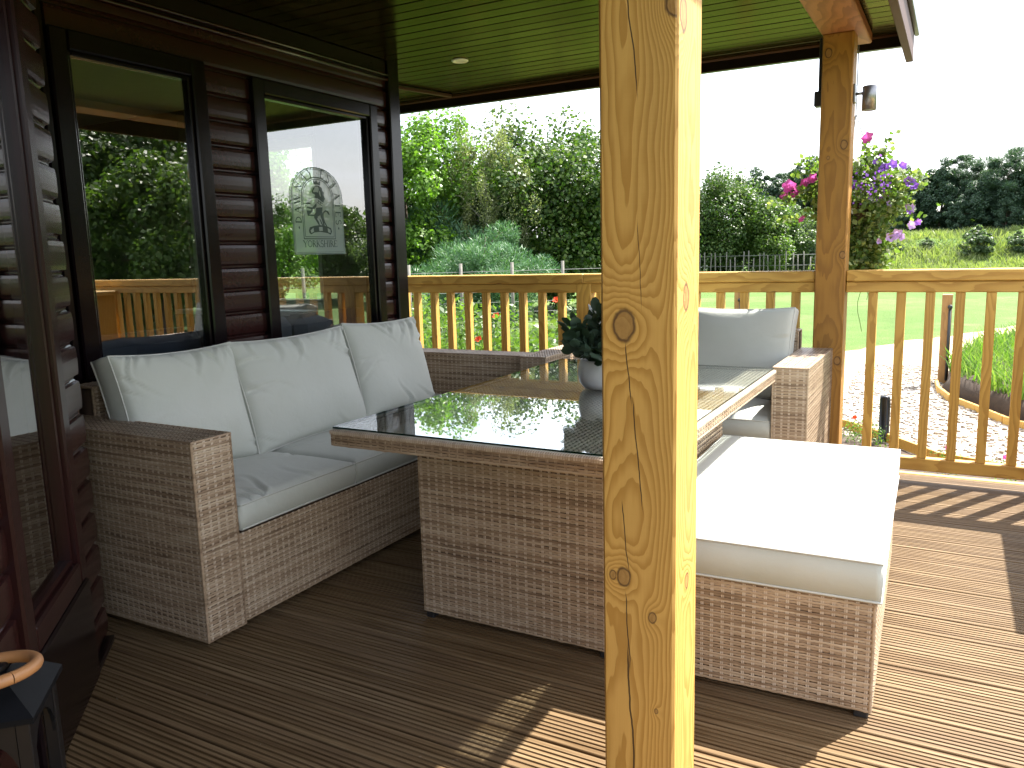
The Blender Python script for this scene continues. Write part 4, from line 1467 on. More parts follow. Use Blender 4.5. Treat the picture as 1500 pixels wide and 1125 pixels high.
gl.add(P8, [(0, 2, 6, 4)], 0)
gl.add(P8, [(0, 1, 3, 2), (4, 6, 7, 5), (0, 4, 5, 1), (2, 3, 7, 6)], 1)
obj('glass_top', gl.mesh('glass_top', [MT['table_glass'], MT['glass_edge']]), tb)

# ---------------------------------------------------------------- ottoman bench
ot = thing('rattan_ottoman', 'low rattan ottoman bench with thick white cushion in full sun', 'ottoman', (-0.13, 2.095, 0))
woven_box('base', ot, (-0.785, 2.095, 0.022), (-0.13, 3.325, 0.325), ['-y', '+x', '-x', '+y'])
for (x, y) in ((-0.76, 2.12), (-0.155, 2.12), (-0.76, 3.30), (-0.155, 3.30)):
    boxpart('foot', (x - 0.018, x + 0.018, y - 0.018, y + 0.018, 0.0, 0.03), MT['blackplastic'], ot)
M = frame_M((-0.4565, 2.708, 0.380), (1, 0, 0), (0, 1, 0), (0, 0, 1))
cushion('seat_cushion', ot, M, 0.676, 1.25, 0.114, 31, bulge=0.013, creases=4, edge_pinch=0.002, crease_depth=0.003, back_bulge=0.0, crisp=0.35)
ot.rotation_euler = (0, 0, R(1.5))

# ---------------------------------------------------------------- pot plant on the table
PX, PY, PZ = -1.18, 2.86, TZ + 0.0048
pp = thing('pot_plant', 'dark leafy plant in a white round ceramic pot on the glass table', 'pot plant', (PX, PY, PZ))
m = MB()
m.lathe([(0.0, 0.0), (0.062, 0.0), (0.078, 0.004), (0.094, 0.025), (0.101, 0.055), (0.099, 0.085), (0.092, 0.112), (0.089, 0.115), (0.086, 0.112), (0.09, 0.08), (0.085, 0.06), (0.0, 0.09)], 40, Matrix.Translation((PX, PY, PZ)))
obj('pot', m.mesh('pot', MT['ceramic'], True), pp)
rng = np.random.default_rng(5)
leaf_mes = []
for k in range(4):
    m = MB()
    pts = [(0, 0, 0)]
    n = 9
    asp = (0.95, 0.8, 0.7, 0.9)[k]
    ring_ = []
    for i in range(n):
        a = 2 * math.pi * i / n
        x_, y_ = 0.5 + 0.5 * -math.cos(a), 0.5 * asp * math.sin(a)
        ring_.append((x_, y_, -0.12 * abs(y_) - 0.16 * x_ * x_ + 0.05 * math.sin(3 * a + k)))
    m.add([(0.45, 0, 0.02)] + ring_, [(0, 1 + i, 1 + (i + 1) % n) for i in range(n)])
    leaf_mes.append(m.mesh('leaf', MT['leaf_pot'], True))
stems = MB()
nl = 0
for s_i in range(36):
    az = s_i * 2.39996 + rng.uniform(-0.3, 0.3)
    el = 0.12 + 1.35 * ((s_i * 0.618) % 1.0)
    ln = rng.uniform(0.14, 0.215) * (1.0 if el < 0.9 else 0.92)
    dirv = np.array([math.cos(az) * math.cos(el), math.sin(az) * math.cos(el), math.sin(el)])
    p0 = np.array([PX, PY, PZ + 0.095])
    pts = []
    for i in range(6):
        t = i / 5
        pts.append(p0 + dirv * ln * t + np.array([0, 0, 0.05 * t - 0.075 * t * t * (1.2 - el)]))
    stems.tube(pts, 0.0018, 4)
    for i in range(1, 6):
        for sd_ in ((-1, 1) if i < 5 else (0,)):
            if nl >= 285:
                break
            pt = pts[i]
            tdir = pts[i] - pts[i - 1]
            tdir /= np.linalg.norm(tdir)
            side = np.cross(tdir, rng.normal(size=3))
            side /= np.linalg.norm(side)
            xd = side * sd_ * 0.9 + tdir * (0.5 if sd_ else 1.0)
            xd /= np.linalg.norm(xd)
            nrm = np.array([0, 0, 1.0]) * 0.5 + rng.normal(size=3) * 0.6
            yd = np.cross(nrm, xd)
            yd /= np.linalg.norm(yd) + 1e-9
            zd = np.cross(xd, yd)
            sc = rng.uniform(0.044, 0.070)
            frame_obj('leaf', leaf_mes[rng.integers(4)], pp, frame_M(pt, xd * sc, yd * sc, zd * sc))
            nl += 1
obj('stems', stems.mesh('stems', MT['leaf_pot']), pp)

# ---------------------------------------------------------------- lantern by the lodge
LC = np.array([-1.389, 0.653, 0.0])
ln = thing('lantern', 'black metal lantern with arched openings and round wooden ring handle on the deck', 'lantern', tuple(LC))
LM = lambda z=0: frame_M((LC[0], LC[1], z), (math.sqrt(.5), math.sqrt(.5), 0), (-math.sqrt(.5), math.sqrt(.5), 0), (0, 0, 1))
hs = 0.080
m = MB()
for sx in (-1, 1):
    for sy in (-1, 1):
        a, b_ = sorted((sx * hs, sx * (hs - 0.022)))
        c0, c1 = sorted((sy * hs, sy * (hs - 0.022)))
        m.box(a, b_, c0, c1, 0.02, 0.494, c=0.002, M=LM())
obj('corner_posts', m.mesh('corner_posts', MT['black']), ln)
boxpart('base', (-hs - 0.006, hs + 0.006, -hs - 0.006, hs + 0.006, 0.0, 0.022), MT['black'], ln, 0.003, LM())
# arched spandrels on each side
for r_ in range(4):
    m = MB()
    n = 12
    wv_ = hs - 0.022
    vs = []
    for i in range(n + 1):
        a = math.pi * i / n
        x_ = -wv_ * math.cos(a)
        vs.append((x_, -hs + 0.003, 0.395 + 0.072 * math.sin(a)))
        vs.append((x_, -hs + 0.003, 0.494))
        vs.append((x_, -hs + 0.009, 0.395 + 0.072 * math.sin(a)))
    F = []
    for i in range(n):
        F.append((3 * i, 3 * i + 3, 3 * i + 4, 3 * i + 1))
        F.append((3 * i, 3 * i + 2, 3 * i + 5, 3 * i + 3))
    Mr = np.array(LM()) @ np.array(Matrix.Rotation(r_ * math.pi / 2, 4, 'Z'))
    m.add(np.array(vs) @ Mr[:3, :3].T + Mr[:3, 3], F)
    obj('arched_panel', m.mesh('arched_panel', MT['black']), ln)
m = MB()
r0, r1 = hs + 0.010, 0.037
cs = [(-1, -1), (1, -1), (1, 1), (-1, 1)]
vs = [(a * r0, b_ * r0, 0.494) for a, b_ in cs] + [(a * r0, b_ * r0, 0.504) for a, b_ in cs] + [(a * r1, b_ * r1, 0.556) for a, b_ in cs]
Mr = np.array(LM())
m.add(np.array(vs) @ Mr[:3, :3].T + Mr[:3, 3], [(3, 2, 1, 0)] + [(i, (i + 1) % 4, 4 + (i + 1) % 4, 4 + i) for i in range(4)] + [(4 + i, 4 + (i + 1) % 4, 8 + (i + 1) % 4, 8 + i) for i in range(4)] + [(8, 9, 10, 11)])
obj('roof', m.mesh('roof', MT['lantern_top']), ln)
m = MB()
m.lathe([(0.0, 0.567), (0.033, 0.565), (0.035, 0.560), (0.035, 0.555)], 24, LM())
obj('vent_cap', m.mesh('vent_cap', MT['black'], True), ln)
boxpart('bracket', (-0.004, 0.004, -0.025, 0.025, 0.56, 0.612), MT['black'], ln, 0.002, LM())
m = MB()
ct = np.array([-1.330, 0.627, 0.577])
pts = []
for i in range(41):
    a = 2 * math.pi * i / 40
    d_ = np.array([math.cos(a) * 0.070, math.sin(a) * 0.070, 0.010 * (0.9 * math.cos(a) - 0.43 * math.sin(a))])
    pts.append(ct + d_)
m.tube(pts, 0.0102, 10, cap=False)
obj('ring_handle', m.mesh('ring_handle', MT['ringwood'], True), ln)

# ---------------------------------------------------------------- hanging basket
BX, BY, BZ = -0.52, 4.86, 1.40
hb = thing('hanging_basket', 'hanging basket of pink and purple flowers beyond the far porch post', 'flower basket', (BX, BY, BZ))
m = MB()
m.lathe([(0.0, -0.10), (0.05, -0.09), (0.10, -0.05), (0.13, 0.0), (0.14, 0.05), (0.0, 0.06)], 24, Matrix.Translation((BX, BY, BZ)))
obj('bowl', m.mesh('bowl', MT['soil'], True), hb)
m = MB()
for k in range(3):
    a = 2 * math.pi * k / 3 + 0.4
    m.tube([(BX + 0.165 * math.cos(a), BY + 0.165 * math.sin(a), BZ + 0.05), (BX, BY, BZ + 0.52)], 0.0025, 5)
m.tube([(BX, BY, BZ + 0.52), (BX, BY, 2.33)], 0.003, 5)
obj('chain', m.mesh('chain', MT['wire']), hb)


def leaf_quads(rng, C, Nn, size, asp=0.6, fold=0.08, T=None):
    n_ = len(C)
    if T is None:
        T = rng.normal(size=(n_, 3))
    T = T - Nn * np.sum(T * Nn, 1, keepdims=True)
    T /= np.linalg.norm(T, axis=1, keepdims=True) + 1e-9
    B = np.cross(Nn, T)
    s_ = np.broadcast_to(np.asarray(size, float), (n_,))[:, None]
    a = C - T * s_ / 2
    b_ = C + B * s_ * asp / 2 + Nn * s_ * fold
    c = C + T * s_ / 2
    d_ = C - B * s_ * asp / 2 + Nn * s_ * fold
    V = np.stack([a, b_, c, d_], 1).reshape(-1, 3)
    Q = np.arange(n_ * 4).reshape(-1, 4)
    return V, Q


def unit(v):
    return v / (np.linalg.norm(v, axis=-1, keepdims=True) + 1e-9)


rng = np.random.default_rng(21)
ctr = []
for k in range(5600):
    d_ = unit(rng.normal(size=3))
    r_ = 0.26 * rng.uniform(0.35, 1.0) ** 0.5
    p = np.array([d_[0] * r_ * (1.20 if d_[0] > 0 else 1.05) + 0.02, d_[1] * r_ * 0.95, d_[2] * r_ * 0.72 + 0.10])
    if rng.uniform() < 0.42 and r_ > 0.17:
        continue
    p = p * (1 + 0.16 * math.sin(7 * math.atan2(d_[2], d_[0]) + 3 * d_[1]))
    ctr.append(p)
for k in range(2600):       # trailing growth below
    x_ = rng.normal(0.06, 0.07)
    z_ = -rng.uniform(0.0, 0.42) * (1 - abs(x_ - 0.06) * 2.0)
    ctr.append(np.array([x_, rng.normal(0, 0.06), z_]))
for k in range(15):          # loose shoots
    az = rng.uniform(-0.6, 3.7)
    ln_ = rng.uniform(0.30, 0.46)
    for i in range(36):
        t = rng.uniform(0.5, 1)
        ctr.append(np.array([math.cos(az) * ln_ * t, rng.normal(0, 0.03), 0.10 + math.sin(az) * ln_ * t * 0.75]) + rng.normal(size=3) * 0.014)
ctr = np.array(ctr) + np.array([BX, BY, BZ])
V, Q = leaf_quads(rng, ctr, unit(rng.normal(size=ctr.shape) + np.array([0, -0.2, 0.6])), rng.uniform(0.022, 0.042, len(ctr)), 0.75)
fo = obj('foliage', fast_mesh('foliage', V, Q, MT['leaf_basket']), hb)
fo['kind'] = 'stuff'
m = MB()
for k in range(4):
    pts = []
    x_ = BX + rng.uniform(-0.02, 0.14)
    for i in range(8):
        pts.append((x_ + 0.02 * math.sin(i * 0.9 + k) + i * 0.006 * (k - 1.5), BY + 0.02 * k, BZ - 0.28 - i * (0.055 if k == 1 else 0.03)))
    m.tube(pts, 0.0016, 4)
obj('trailing_stems', m.mesh('trailing_stems', MT['leaf_basket']), hb)
# petunia blooms: five-lobed trumpets
def bloom_mesh(mat, name):
    m_ = MB()
    vs = [(0, 0, -0.35)]
    n_ = 20
    for rr_, zz in ((0.12, -0.18), (0.35, 0.02), (0.5, 0.05)):
        for i in range(n_):
            a = 2 * math.pi * i / n_
            lobe = 1 + (0.16 * math.cos(5 * a) if rr_ > 0.3 else 0)
            vs.append((rr_ * lobe * math.cos(a), rr_ * lobe * math.sin(a), zz + (0.06 * math.cos(10 * a) if rr_ > 0.4 else 0)))
    F = [(0, 1 + i, 1 + (i + 1) % n_) for i in range(n_)]
    for k in range(2):
        for i in range(n_):
            F.append((1 + k * n_ + i, 1 + (k + 1) * n_ + i, 1 + (k + 1) * n_ + (i + 1) % n_, 1 + k * n_ + (i + 1) % n_))
    m_.add(vs, F)
    return m_.mesh(name, mat, True)


pk, pu, li, wh = (bloom_mesh(MT[k], 'bloom') for k in ('pinkpetal', 'purplepetal', 'lilacpetal', 'whitepetal'))
blooms = [(pk, -0.335, 0.155, .075), (pk, -0.30, 0.125, .07), (pk, -0.36, 0.11, .055), (pk, -0.24, 0.17, .06), (pk, -0.255, -0.03, .045), (pk, 0.075, 0.375, .062), (pk, -0.20, 0.19, .05),
          (pu, 0.28, 0.14, .062), (pu, 0.30, 0.12, .05), (pu, 0.16, 0.22, .05), (pu, 0.20, 0.235, .048), (pu, 0.245, 0.225, .045), (li, 0.29, 0.01, .05), (pu, 0.29, -0.01, .04), (li, 0.30, -0.085, .045),
          (li, 0.235, -0.13, .055), (li, 0.205, -0.145, .05), (li, 0.255, -0.145, .04), (li, 0.15, -0.165, .03), (pu, 0.12, 0.25, .035), (li, 0.175, 0.175, .035), (wh, 0.02, 0.0, .03), (wh, 0.10, 0.06, .03), (li, 0.19, 0.03, .035), (wh, -0.12, 0.14, .035), (wh, 0.03, 0.26, .03), (pu, 0.33, -0.07, .035)]
for (me, dx, dz, s_) in blooms:
    nrm = unit(np.array([dx * 1.2 + rng.normal(0, .3), -0.9, dz * 0.6 + 0.25 + rng.normal(0, .3)]))
    xd = unit(np.cross(nrm, np.array([0, 0, 1.0]) + rng.normal(0, .2, 3)))
    yd = np.cross(nrm, xd)
    frame_obj('bloom', me, hb, frame_M((BX + dx, BY - 0.16 + 0.4 * abs(dx), BZ + dz), xd * s_, yd * s_, nrm * s_))
C = []
for k in range(150):
    C.append((BX + rng.uniform(0.0, 0.2), BY - rng.uniform(0.12, 0.24), BZ + rng.normal(0.13, 0.05)))
C = np.array(C)
V, Q = leaf_quads(rng, C, unit(rng.normal(size=C.shape) + np.array([0, -1.0, 0.2])), rng.uniform(0.012, 0.02, len(C)), 0.9)
lo_ = obj('lobelia_flowers', fast_mesh('lobelia_flowers', V, Q, MT['purplepetal']), hb)
lo_['kind'] = 'stuff'

# ---------------------------------------------------------------- garden objects beyond the railing
bo = thing('bollard_light', 'short black fluted bollard on the gravel edge beyond the railing', 'bollard', (-0.42, 6.62, GZ))
m = MB()
m.lathe([(0.0, 0.0), (0.045, 0.0), (0.045, 0.012), (0.036, 0.014), (0.036, 0.36), (0.033, 0.372), (0.0, 0.372)], 24, Matrix.Translation((-0.42, 6.62, GZ)))
obj('column', m.mesh('column', MT['black'], True), bo)
m = MB()
for k in range(5):
    a = R(200 + k * 35)
    m.box(-0.003, 0.003, 0.034, 0.040, 0.02, 0.35, c=0.001, M=Matrix.Translation((-0.42, 6.62, GZ)) @ Matrix.Rotation(a, 4, 'Z'))
obj('flutes', m.mesh('flutes', MT['blackplastic']), bo)


def standpost(label, x, y, h, w=0.10):
    t = thing('garden_stake', label, 'stake', (x, y, GZ))
    boxpart('stake', (x - w / 2, x + w / 2, y - w / 2, y + w / 2, GZ - 0.05, GZ + h), MT['stake'], t, 0.004)
    m_ = MB()
    m_.tube([(x + 0.03, y - w / 2 - 0.02, GZ + 0.05), (x + 0.03, y - w / 2 - 0.02, GZ + h - 0.14)], 0.014, 8)
    m_.tube([(x + 0.03, y - w / 2 - 0.06, GZ + h - 0.13), (x + 0.03, y - w / 2, GZ + h - 0.13)], 0.024, 10)
    obj('tap_and_pipe', m_.mesh('tap_and_pipe', MT['blackplastic'], True), t)


standpost('square timber stake with black pipe and tap beside the grassy bed', -0.06, 9.75, 0.97)
standpost('short timber stake with a black knob behind the right back cushion', -2.32, 10.0, 1.02)

# raised bed with soil and grass
m = MB()
n = 16
poly = [(-0.06, 9.6), (-0.04, 9.1), (0.06, 8.62), (0.27, 8.2), (0.46, 7.75), (0.75, 7.35), (1.3, 7.0), (2.6, 7.2), (3.4, 9.5), (2.6, 12.5), (1.2, 13.4), (0.35, 12.0)]
pc = np.mean(poly, 0)
lay = [(1.0, -0.02), (0.985, 0.10), (0.95, 0.20), (0.8, 0.27), (0.4, 0.32)]
vs = []
rng = np.random.default_rng(8)
for (f_, z_) in lay:
    for p in poly:
        q = pc + (np.array(p) - pc) * f_
        vs.append((q[0] + rng.normal(0, 0.015), q[1] + rng.normal(0, 0.015), GZ + z_ + rng.normal(0, 0.015)))
npl = len(poly)
F = [(k * npl + i, k * npl + (i + 1) % npl, (k + 1) * npl + (i + 1) % npl, (k + 1) * npl + i) for k in range(len(lay) - 1) for i in range(npl)]
F.append(tuple((len(lay) - 1) * npl + i for i in range(npl)))
m.add(vs, F)
struct('raised_bed', m.mesh('raised_bed', MT['soil'], True))


def blades(rng, X, Y, Z, H, width, lean=0.35):
    """bent grass blades: two quads each"""
    n_ = len(X)
    az = rng.uniform(0, 2 * np.pi, n_)
    sd_ = np.stack([np.cos(az), np.sin(az), np.zeros(n_)], 1)
    ba = rng.uniform(0, 2 * np.pi, n_)
    bd = np.stack([np.cos(ba), np.sin(ba), np.zeros(n_)], 1) * (lean * rng.uniform(0.2, 1.0, n_))[:, None]
    p0 = np.stack([X, Y, Z], 1)
    up = np.array([0, 0, 1.0])
    H = H[:, None]
    w_ = np.broadcast_to(np.asarray(width, float), (n_,))[:, None]
    p1 = p0 + up * H * 0.55 + bd * H * 0.3
    p2 = p0 + up * H * 0.95 + bd * H
    V = np.stack([p0 - sd_ * w_ / 2, p0 + sd_ * w_ / 2, p1 + sd_ * w_ * 0.42, p1 - sd_ * w_ * 0.42, p2 + sd_ * w_ * 0.08, p2 - sd_ * w_ * 0.08], 1).reshape(-1, 3)
    b_ = (np.arange(n_) * 6)[:, None]
    Q = np.concatenate([b_ + np.array([0, 1, 2, 3]), b_ + np.array([3, 2, 4, 5])])
    return V, Q


def inpoly(x, y, P):
    c = np.zeros(len(x), bool)
    j = len(P) - 1
    for i in range(len(P)):
        xi, yi = P[i]
        xj, yj = P[j]
        with np.errstate(divide='ignore', invalid='ignore'):
            c ^= ((yi > y) != (yj > y)) & (x < (xj - xi) * (y - yi) / (yj - yi + 1e-12) + xi)
        j = i
    return c


rng = np.random.default_rng(14)
bx = rng.uniform(-0.1, 3.3, 26000)
by = rng.uniform(7.2, 13.4, 26000)
sh = [(pc[0] + (p[0] - pc[0]) * 0.955, pc[1] + (p[1] - pc[1]) * 0.955) for p in poly]
k = inpoly(bx, by, sh)
bx, by = bx[k], by[k]
V, Q = blades(rng, bx, by, np.full(len(bx), GZ + 0.20), rng.uniform(0.06, 0.30, len(bx)), rng.uniform(0.008, 0.018, len(bx)), 0.8)
bgs = obj('bed_grass', fast_mesh('bed_grass', V, Q, MT['grass']))
bgs['kind'] = 'stuff'
tag(bgs, 'long bright grass growing on the raised bed', 'grass')

# wildflower meadow behind the left railing: uncountable growth
rng = np.random.default_rng(15)


def scatter(n_, y0, y1, xl, xr):
    y_ = rng.uniform(y0, y1, n_)
    x_ = rng.uniform(0, 1, n_)
    lo_x, hi_x = xl(y_), xr(y_)
    return lo_x + (hi_x - lo_x) * x_, y_


mx, my = scatter(42000, 4.95, 10.5, lambda y_: -1.05 * y_ - 0.5, lambda y_: -0.40 * y_ - 0.2)
clump = np.sin(mx * 2.1 + 1.0) * np.sin(my * 1.7 + 0.4) * 0.5 + 0.5
V1, Q1 = blades(rng, mx, my, np.full(len(mx), GZ), rng.uniform(0.25, 0.8, len(mx)) * (0.55 + 0.5 * clump), rng.uniform(0.007, 0.016, len(mx)), 0.5)
fx, fy = scatter(26000, 5.1, 10.5, lambda y_: -1.05 * y_ - 0.5, lambda y_: -0.40 * y_ - 0.3)
cl2 = np.clip(np.sin(fx * 1.7 + 2.0) * np.sin(fy * 1.9 + 1.4) + 0.35, 0, 1)
fz = GZ + rng.uniform(0.05, 0.95, len(fx)) * (0.35 + 0.75 * cl2)
Cc = np.stack([fx, fy, fz], 1)
V2, Q2 = leaf_quads(rng, Cc, unit(rng.normal(size=Cc.shape) * 0.7 + np.array([0, -0.1, 0.9])), rng.uniform(0.04, 0.10, len(fx)), 0.5)
me = fast_mesh('meadow', np.concatenate([V1, V2]), np.concatenate([Q1, Q2 + len(V1)]), [MT['grass'], MT['leaf_mid']], mi=np.concatenate([np.zeros(len(Q1)), np.ones(len(Q2))]))
md = obj('wildflower_meadow', me)
md['kind'] = 'stuff'
tag(md, 'tall grass and leafy wildflowers growing behind the left railing', 'meadow')
pop = bloom_mesh(MT['redpetal'], 'bloom')
for (px_, py_, pz_) in ((-3.18, 6.6, 0.80), (-4.0, 6.9, 0.62), (-3.85, 6.3, 0.45), (-4.6, 5.9, 0.10), (-2.95, 7.4, 0.82), (-4.35, 7.3, 0.86)):
    t = thing('poppy', 'red poppy bloom among the meadow plants behind the left railing', 'poppy', (px_, py_, GZ), 'red poppies in the meadow')
    m = MB()
    m.tube([(px_, py_, GZ), (px_ + 0.02, py_, (GZ + pz_) / 2), (px_, py_, pz_)], 0.003, 5)
    obj('stem', m.mesh('stem', MT['grass']), t)
    frame_obj('bloom', pop, t, frame_M((px_, py_, pz_), np.array([.07, 0, 0]), np.array([0, .05, .05]), np.array([0, -.05, .05])))

# a few small plants in the border by the deck
for (px_, py_, cl, lb) in ((-0.62, 6.55, 'redpetal', 'small red flower in the soil border near the bollard'), (0.02, 5.75, 'pinkpetal', 'small seedling with pink bud in the border right of the bollard'), (0.33, 5.62, 'pinkpetal', 'tufted seedling at the border edge in front of the gravel'), (-0.47, 6.45, 'whitepetal', 'leafy sprig beside the base of the bollard')):
    t = thing('border_plant', lb, 'plant', (px_, py_, GZ), 'small plants in the deck border')
    n = 260
    C = np.stack([rng.normal(px_, 0.045, n), rng.normal(py_, 0.045, n), GZ + 0.02 + rng.uniform(0, 0.16, n)], 1)
    V, Q = leaf_quads(rng, C, unit(rng.normal(size=C.shape) + np.array([0, -.3, .7])), rng.uniform(0.012, 0.03, n), 0.4)
    obj('foliage', fast_mesh('foliage', V, Q, MT['grass']), t)
    frame_obj('bloom', bloom_mesh(MT[cl], 'bloom'), t, frame_M((px_, py_ - 0.02, GZ + 0.21), np.array([.035, 0, 0]), np.array([0, .02, .03]), np.array([0, -.03, .02])))

# ---------------------------------------------------------------- out of frame on the right: stand-in cabinet, added to cast the deck shadow
cb = thing('shadow_cabinet', 'unseen stand-in pine cabinet just outside the right edge, added to shade the deck', 'cabinet', (0.95, 3.95, 0))
boxpart('body', (0.60, 1.40, 3.47, 4.44, 0.03, 0.96), MT['pineZ'], cb, 0.005)
boxpart('lid', (0.575, 1.42, 3.44, 4.46, 0.96, 1.0), MT['pineX'], cb, 0.005)
for i in range(2):
    boxpart('door', (0.62 + i * 0.39, 0.995 + i * 0.39, 3.45, 3.469, 0.06, 0.93), MT['pineZ'], cb, 0.004)

# ---------------------------------------------------------------- trees
def tube_np(pts, rads, seg=7):
    m_ = MB()
    m_.tube(pts, rads, seg)
    return m_


def make_crown(rng, h0, h1, rx, nclump, nleaf, size, style):
    """leaf clumps through the crown volume; returns verts, quads and clump centres (local, trunk at origin)"""
    cz = (h0 + h1) / 2
    hz = (h1 - h0) / 2
    cs = []
    lp = rng.uniform(0, 6.28, 6)
    while len(cs) < nclump:
        d_ = unit(rng.normal(size=3))
        az_ = math.atan2(d_[1], d_[0])
        lump = 0.86 + 0.16 * math.sin(3 * az_ + lp[0] + 2.2 * d_[2]) + 0.12 * math.sin(5 * az_ + lp[1] - 4 * d_[2]) + 0.10 * math.sin(7 * d_[2] + lp[2])
        f_ = rng.uniform(0.45, 1.0) ** 0.6 * lump
        p = np.array([d_[0] * rx * f_, d_[1] * rx * f_, cz + d_[2] * hz * f_])
        if style == 'broad':
            tt = (p[2] - h0) / (h1 - h0)
            lim = rx * (0.75 + 0.35 * math.sin(math.pi * min(1, tt * 0.9 + 0.15))) * (1.0 if tt < 0.65 else math.sqrt(max(0.02, 1 - ((tt - 0.65) / 0.36) ** 2)))
            if math.hypot(p[0], p[1]) > lim:
                continue
        if style == 'cone':
            tt = (p[2] - h0) / (h1 - h0)
            if math.hypot(p[0], p[1]) > rx * (1.05 - 0.75 * tt * tt):
                continue
        if style == 'pine':
            tt = (p[2] - h0) / (h1 - h0)
            if math.hypot(p[0], p[1]) > rx * (0.45 + 0.6 * math.sin(math.pi * min(1, 0.25 + 0.75 * tt))):
                continue
        cs.append(p)
    cs = np.array(cs)
    per = nleaf // nclump
    rc = {'broad': 0.235, 'birch': 0.22, 'cone': 0.27, 'pine': 0.30}[style] * rx * rng.uniform(0.5, 1.4, nclump)
    C, Nn, T = [], [], []
    for c, r_ in zip(cs, rc):
        d_ = unit(rng.normal(size=(per, 3)))
        rad = r_ * rng.uniform(0.15, 1.0, per) ** 0.45
        if style == 'birch':
            off = d_ * rad[:, None] * np.array([0.7, 0.7, 1.6])
            nn = unit(rng.normal(size=(per, 3)) + np.array([0, 0, 0.2]))
            t_ = np.tile(np.array([0, 0, -1.0]), (per, 1)) + rng.normal(size=(per, 3)) * 0.6
        elif style == 'pine':
            off = d_ * rad[:, None] * np.array([1.0, 1.0, 0.58])
            nn = unit(rng.normal(size=(per, 3)))
            t_ = d_ + np.array([0, 0, 0.5]) + rng.normal(size=(per, 3)) * 0.4
        elif style == 'cone':
            off = d_ * rad[:, None] * np.array([1.0, 1.0, 0.6])
            nn = unit(rng.normal(size=(per, 3)))
            t_ = d_ + np.array([0, 0, 0.7]) + rng.normal(size=(per, 3)) * 0.35
        else:
            off = d_ * rad[:, None] * np.array([1.0, 1.0, 0.85])
            nn = unit(d_ * 0.7 + np.array([0, 0, 0.55]) + rng.normal(size=(per, 3)) * 0.55)
            t_ = rng.normal(size=(per, 3)) + np.array([0, 0, -0.4])
        C.append(c + off)
        Nn.append(nn)
        T.append(t_)
    C, Nn, T = np.concatenate(C), np.concatenate(Nn), np.concatenate(T)
    asp = {'broad': 0.85, 'birch': 0.6, 'cone': 0.10, 'pine': 0.12}[style]
    V, Q = leaf_quads(rng, C, Nn, size * rng.uniform(0.65, 1.3, len(C)), asp, 0.1, T)
    return V, Q, cs


def tree_meshes(seed, h, h0, rx, nclump, nleaf, size, style, leaf, bark='bark', tr=0.12):
    rng = np.random.default_rng(seed)
    V, Q, cs = make_crown(rng, h0, h, rx, nclump, nleaf, size, style)
    crown = fast_mesh('crown', V, Q, MT[leaf])
    m_ = MB()
    top = h * (0.9 if style != 'broad' else 0.72)
    lean = rng.normal(0, 0.03 * h, 2)
    tp = [np.array([lean[0] * t * t, lean[1] * t * t, -0.2 + (top + 0.2) * t]) for t in np.linspace(0, 1, 7)]
    m_.tube(tp, [tr * (1.25 if i == 0 else 1) * (1 - 0.85 * i / 6) for i in range(7)], 9)
    for i in rng.choice(len(cs), min(16, len(cs)), replace=False):
        c = cs[i]
        t = min(0.92, max(0.2, (c[2] * 0.75) / top))
        a = np.array([lean[0] * t * t, lean[1] * t * t, -0.2 + (top + 0.2) * t])
        if c[2] < a[2] + 0.1:
            a = np.array([0, 0, max(0.3, c[2] - 0.25 * np.hypot(c[0], c[1]))])
        mid = (a + c) / 2 + np.array([0, 0, 0.06 * h])
        r_ = tr * (1 - 0.8 * t) * 0.5
        m_.tube([a, mid, c], [r_, r_ * 0.65, r_ * 0.2], 6)
    trunk = m_.mesh('trunk', MT[bark], True)
    return trunk, crown


def place_tree(name, label, meshes_, x, y, s=1.0, rz=0.0, sz=None, group='trees round the lawn', cat='tree', z=None):
    z = float(ground_z(x, y)) if z is None else z
    t = thing(name, label, cat, (x, y, z), group)
    t.rotation_euler = (0, 0, R(rz))
    t.scale = (s, s, sz or s)
    for nm, me_ in zip(('trunk', 'crown'), meshes_):
        o_ = bpy.data.objects.new(nm, me_)
        COL.objects.link(o_)
        o_.parent = t
    return t


maple = tree_meshes(101, 6.2, 0.5, 2.5, 150, 42000, 0.105, 'broad', 'leaf_maple')
syc = tree_meshes(102, 6.2, 0.15, 3.5, 210, 66000, 0.125, 'broad', 'leaf_syc', tr=0.2)
birch = tree_meshes(103, 6.4, 1.1, 1.75, 110, 30000, 0.062, 'birch', 'leaf_birch', 'birchbark', 0.09)
softpine = tree_meshes(104, 2.3, 0.1, 1.75, 75, 52000, 0.14, 'cone', 'leaf_pine', tr=0.08)
mid = tree_meshes(105, 5.2, 0.25, 2.5, 110, 26000, 0.14, 'broad', 'leaf_mid', tr=0.15)
grey = tree_meshes(106, 4.6, 0.2, 2.4, 90, 20000, 0.13, 'broad', 'leaf_grey', tr=0.12)
dpine = tree_meshes(107, 6.0, 1.6, 1.8, 60, 20000, 0.30, 'pine', 'leaf_darkpine', tr=0.13)
dpine2 = tree_meshes(108, 6.4, 0.2, 2.0, 110, 34000, 0.16, 'broad', 'leaf_darkpine', tr=0.13)

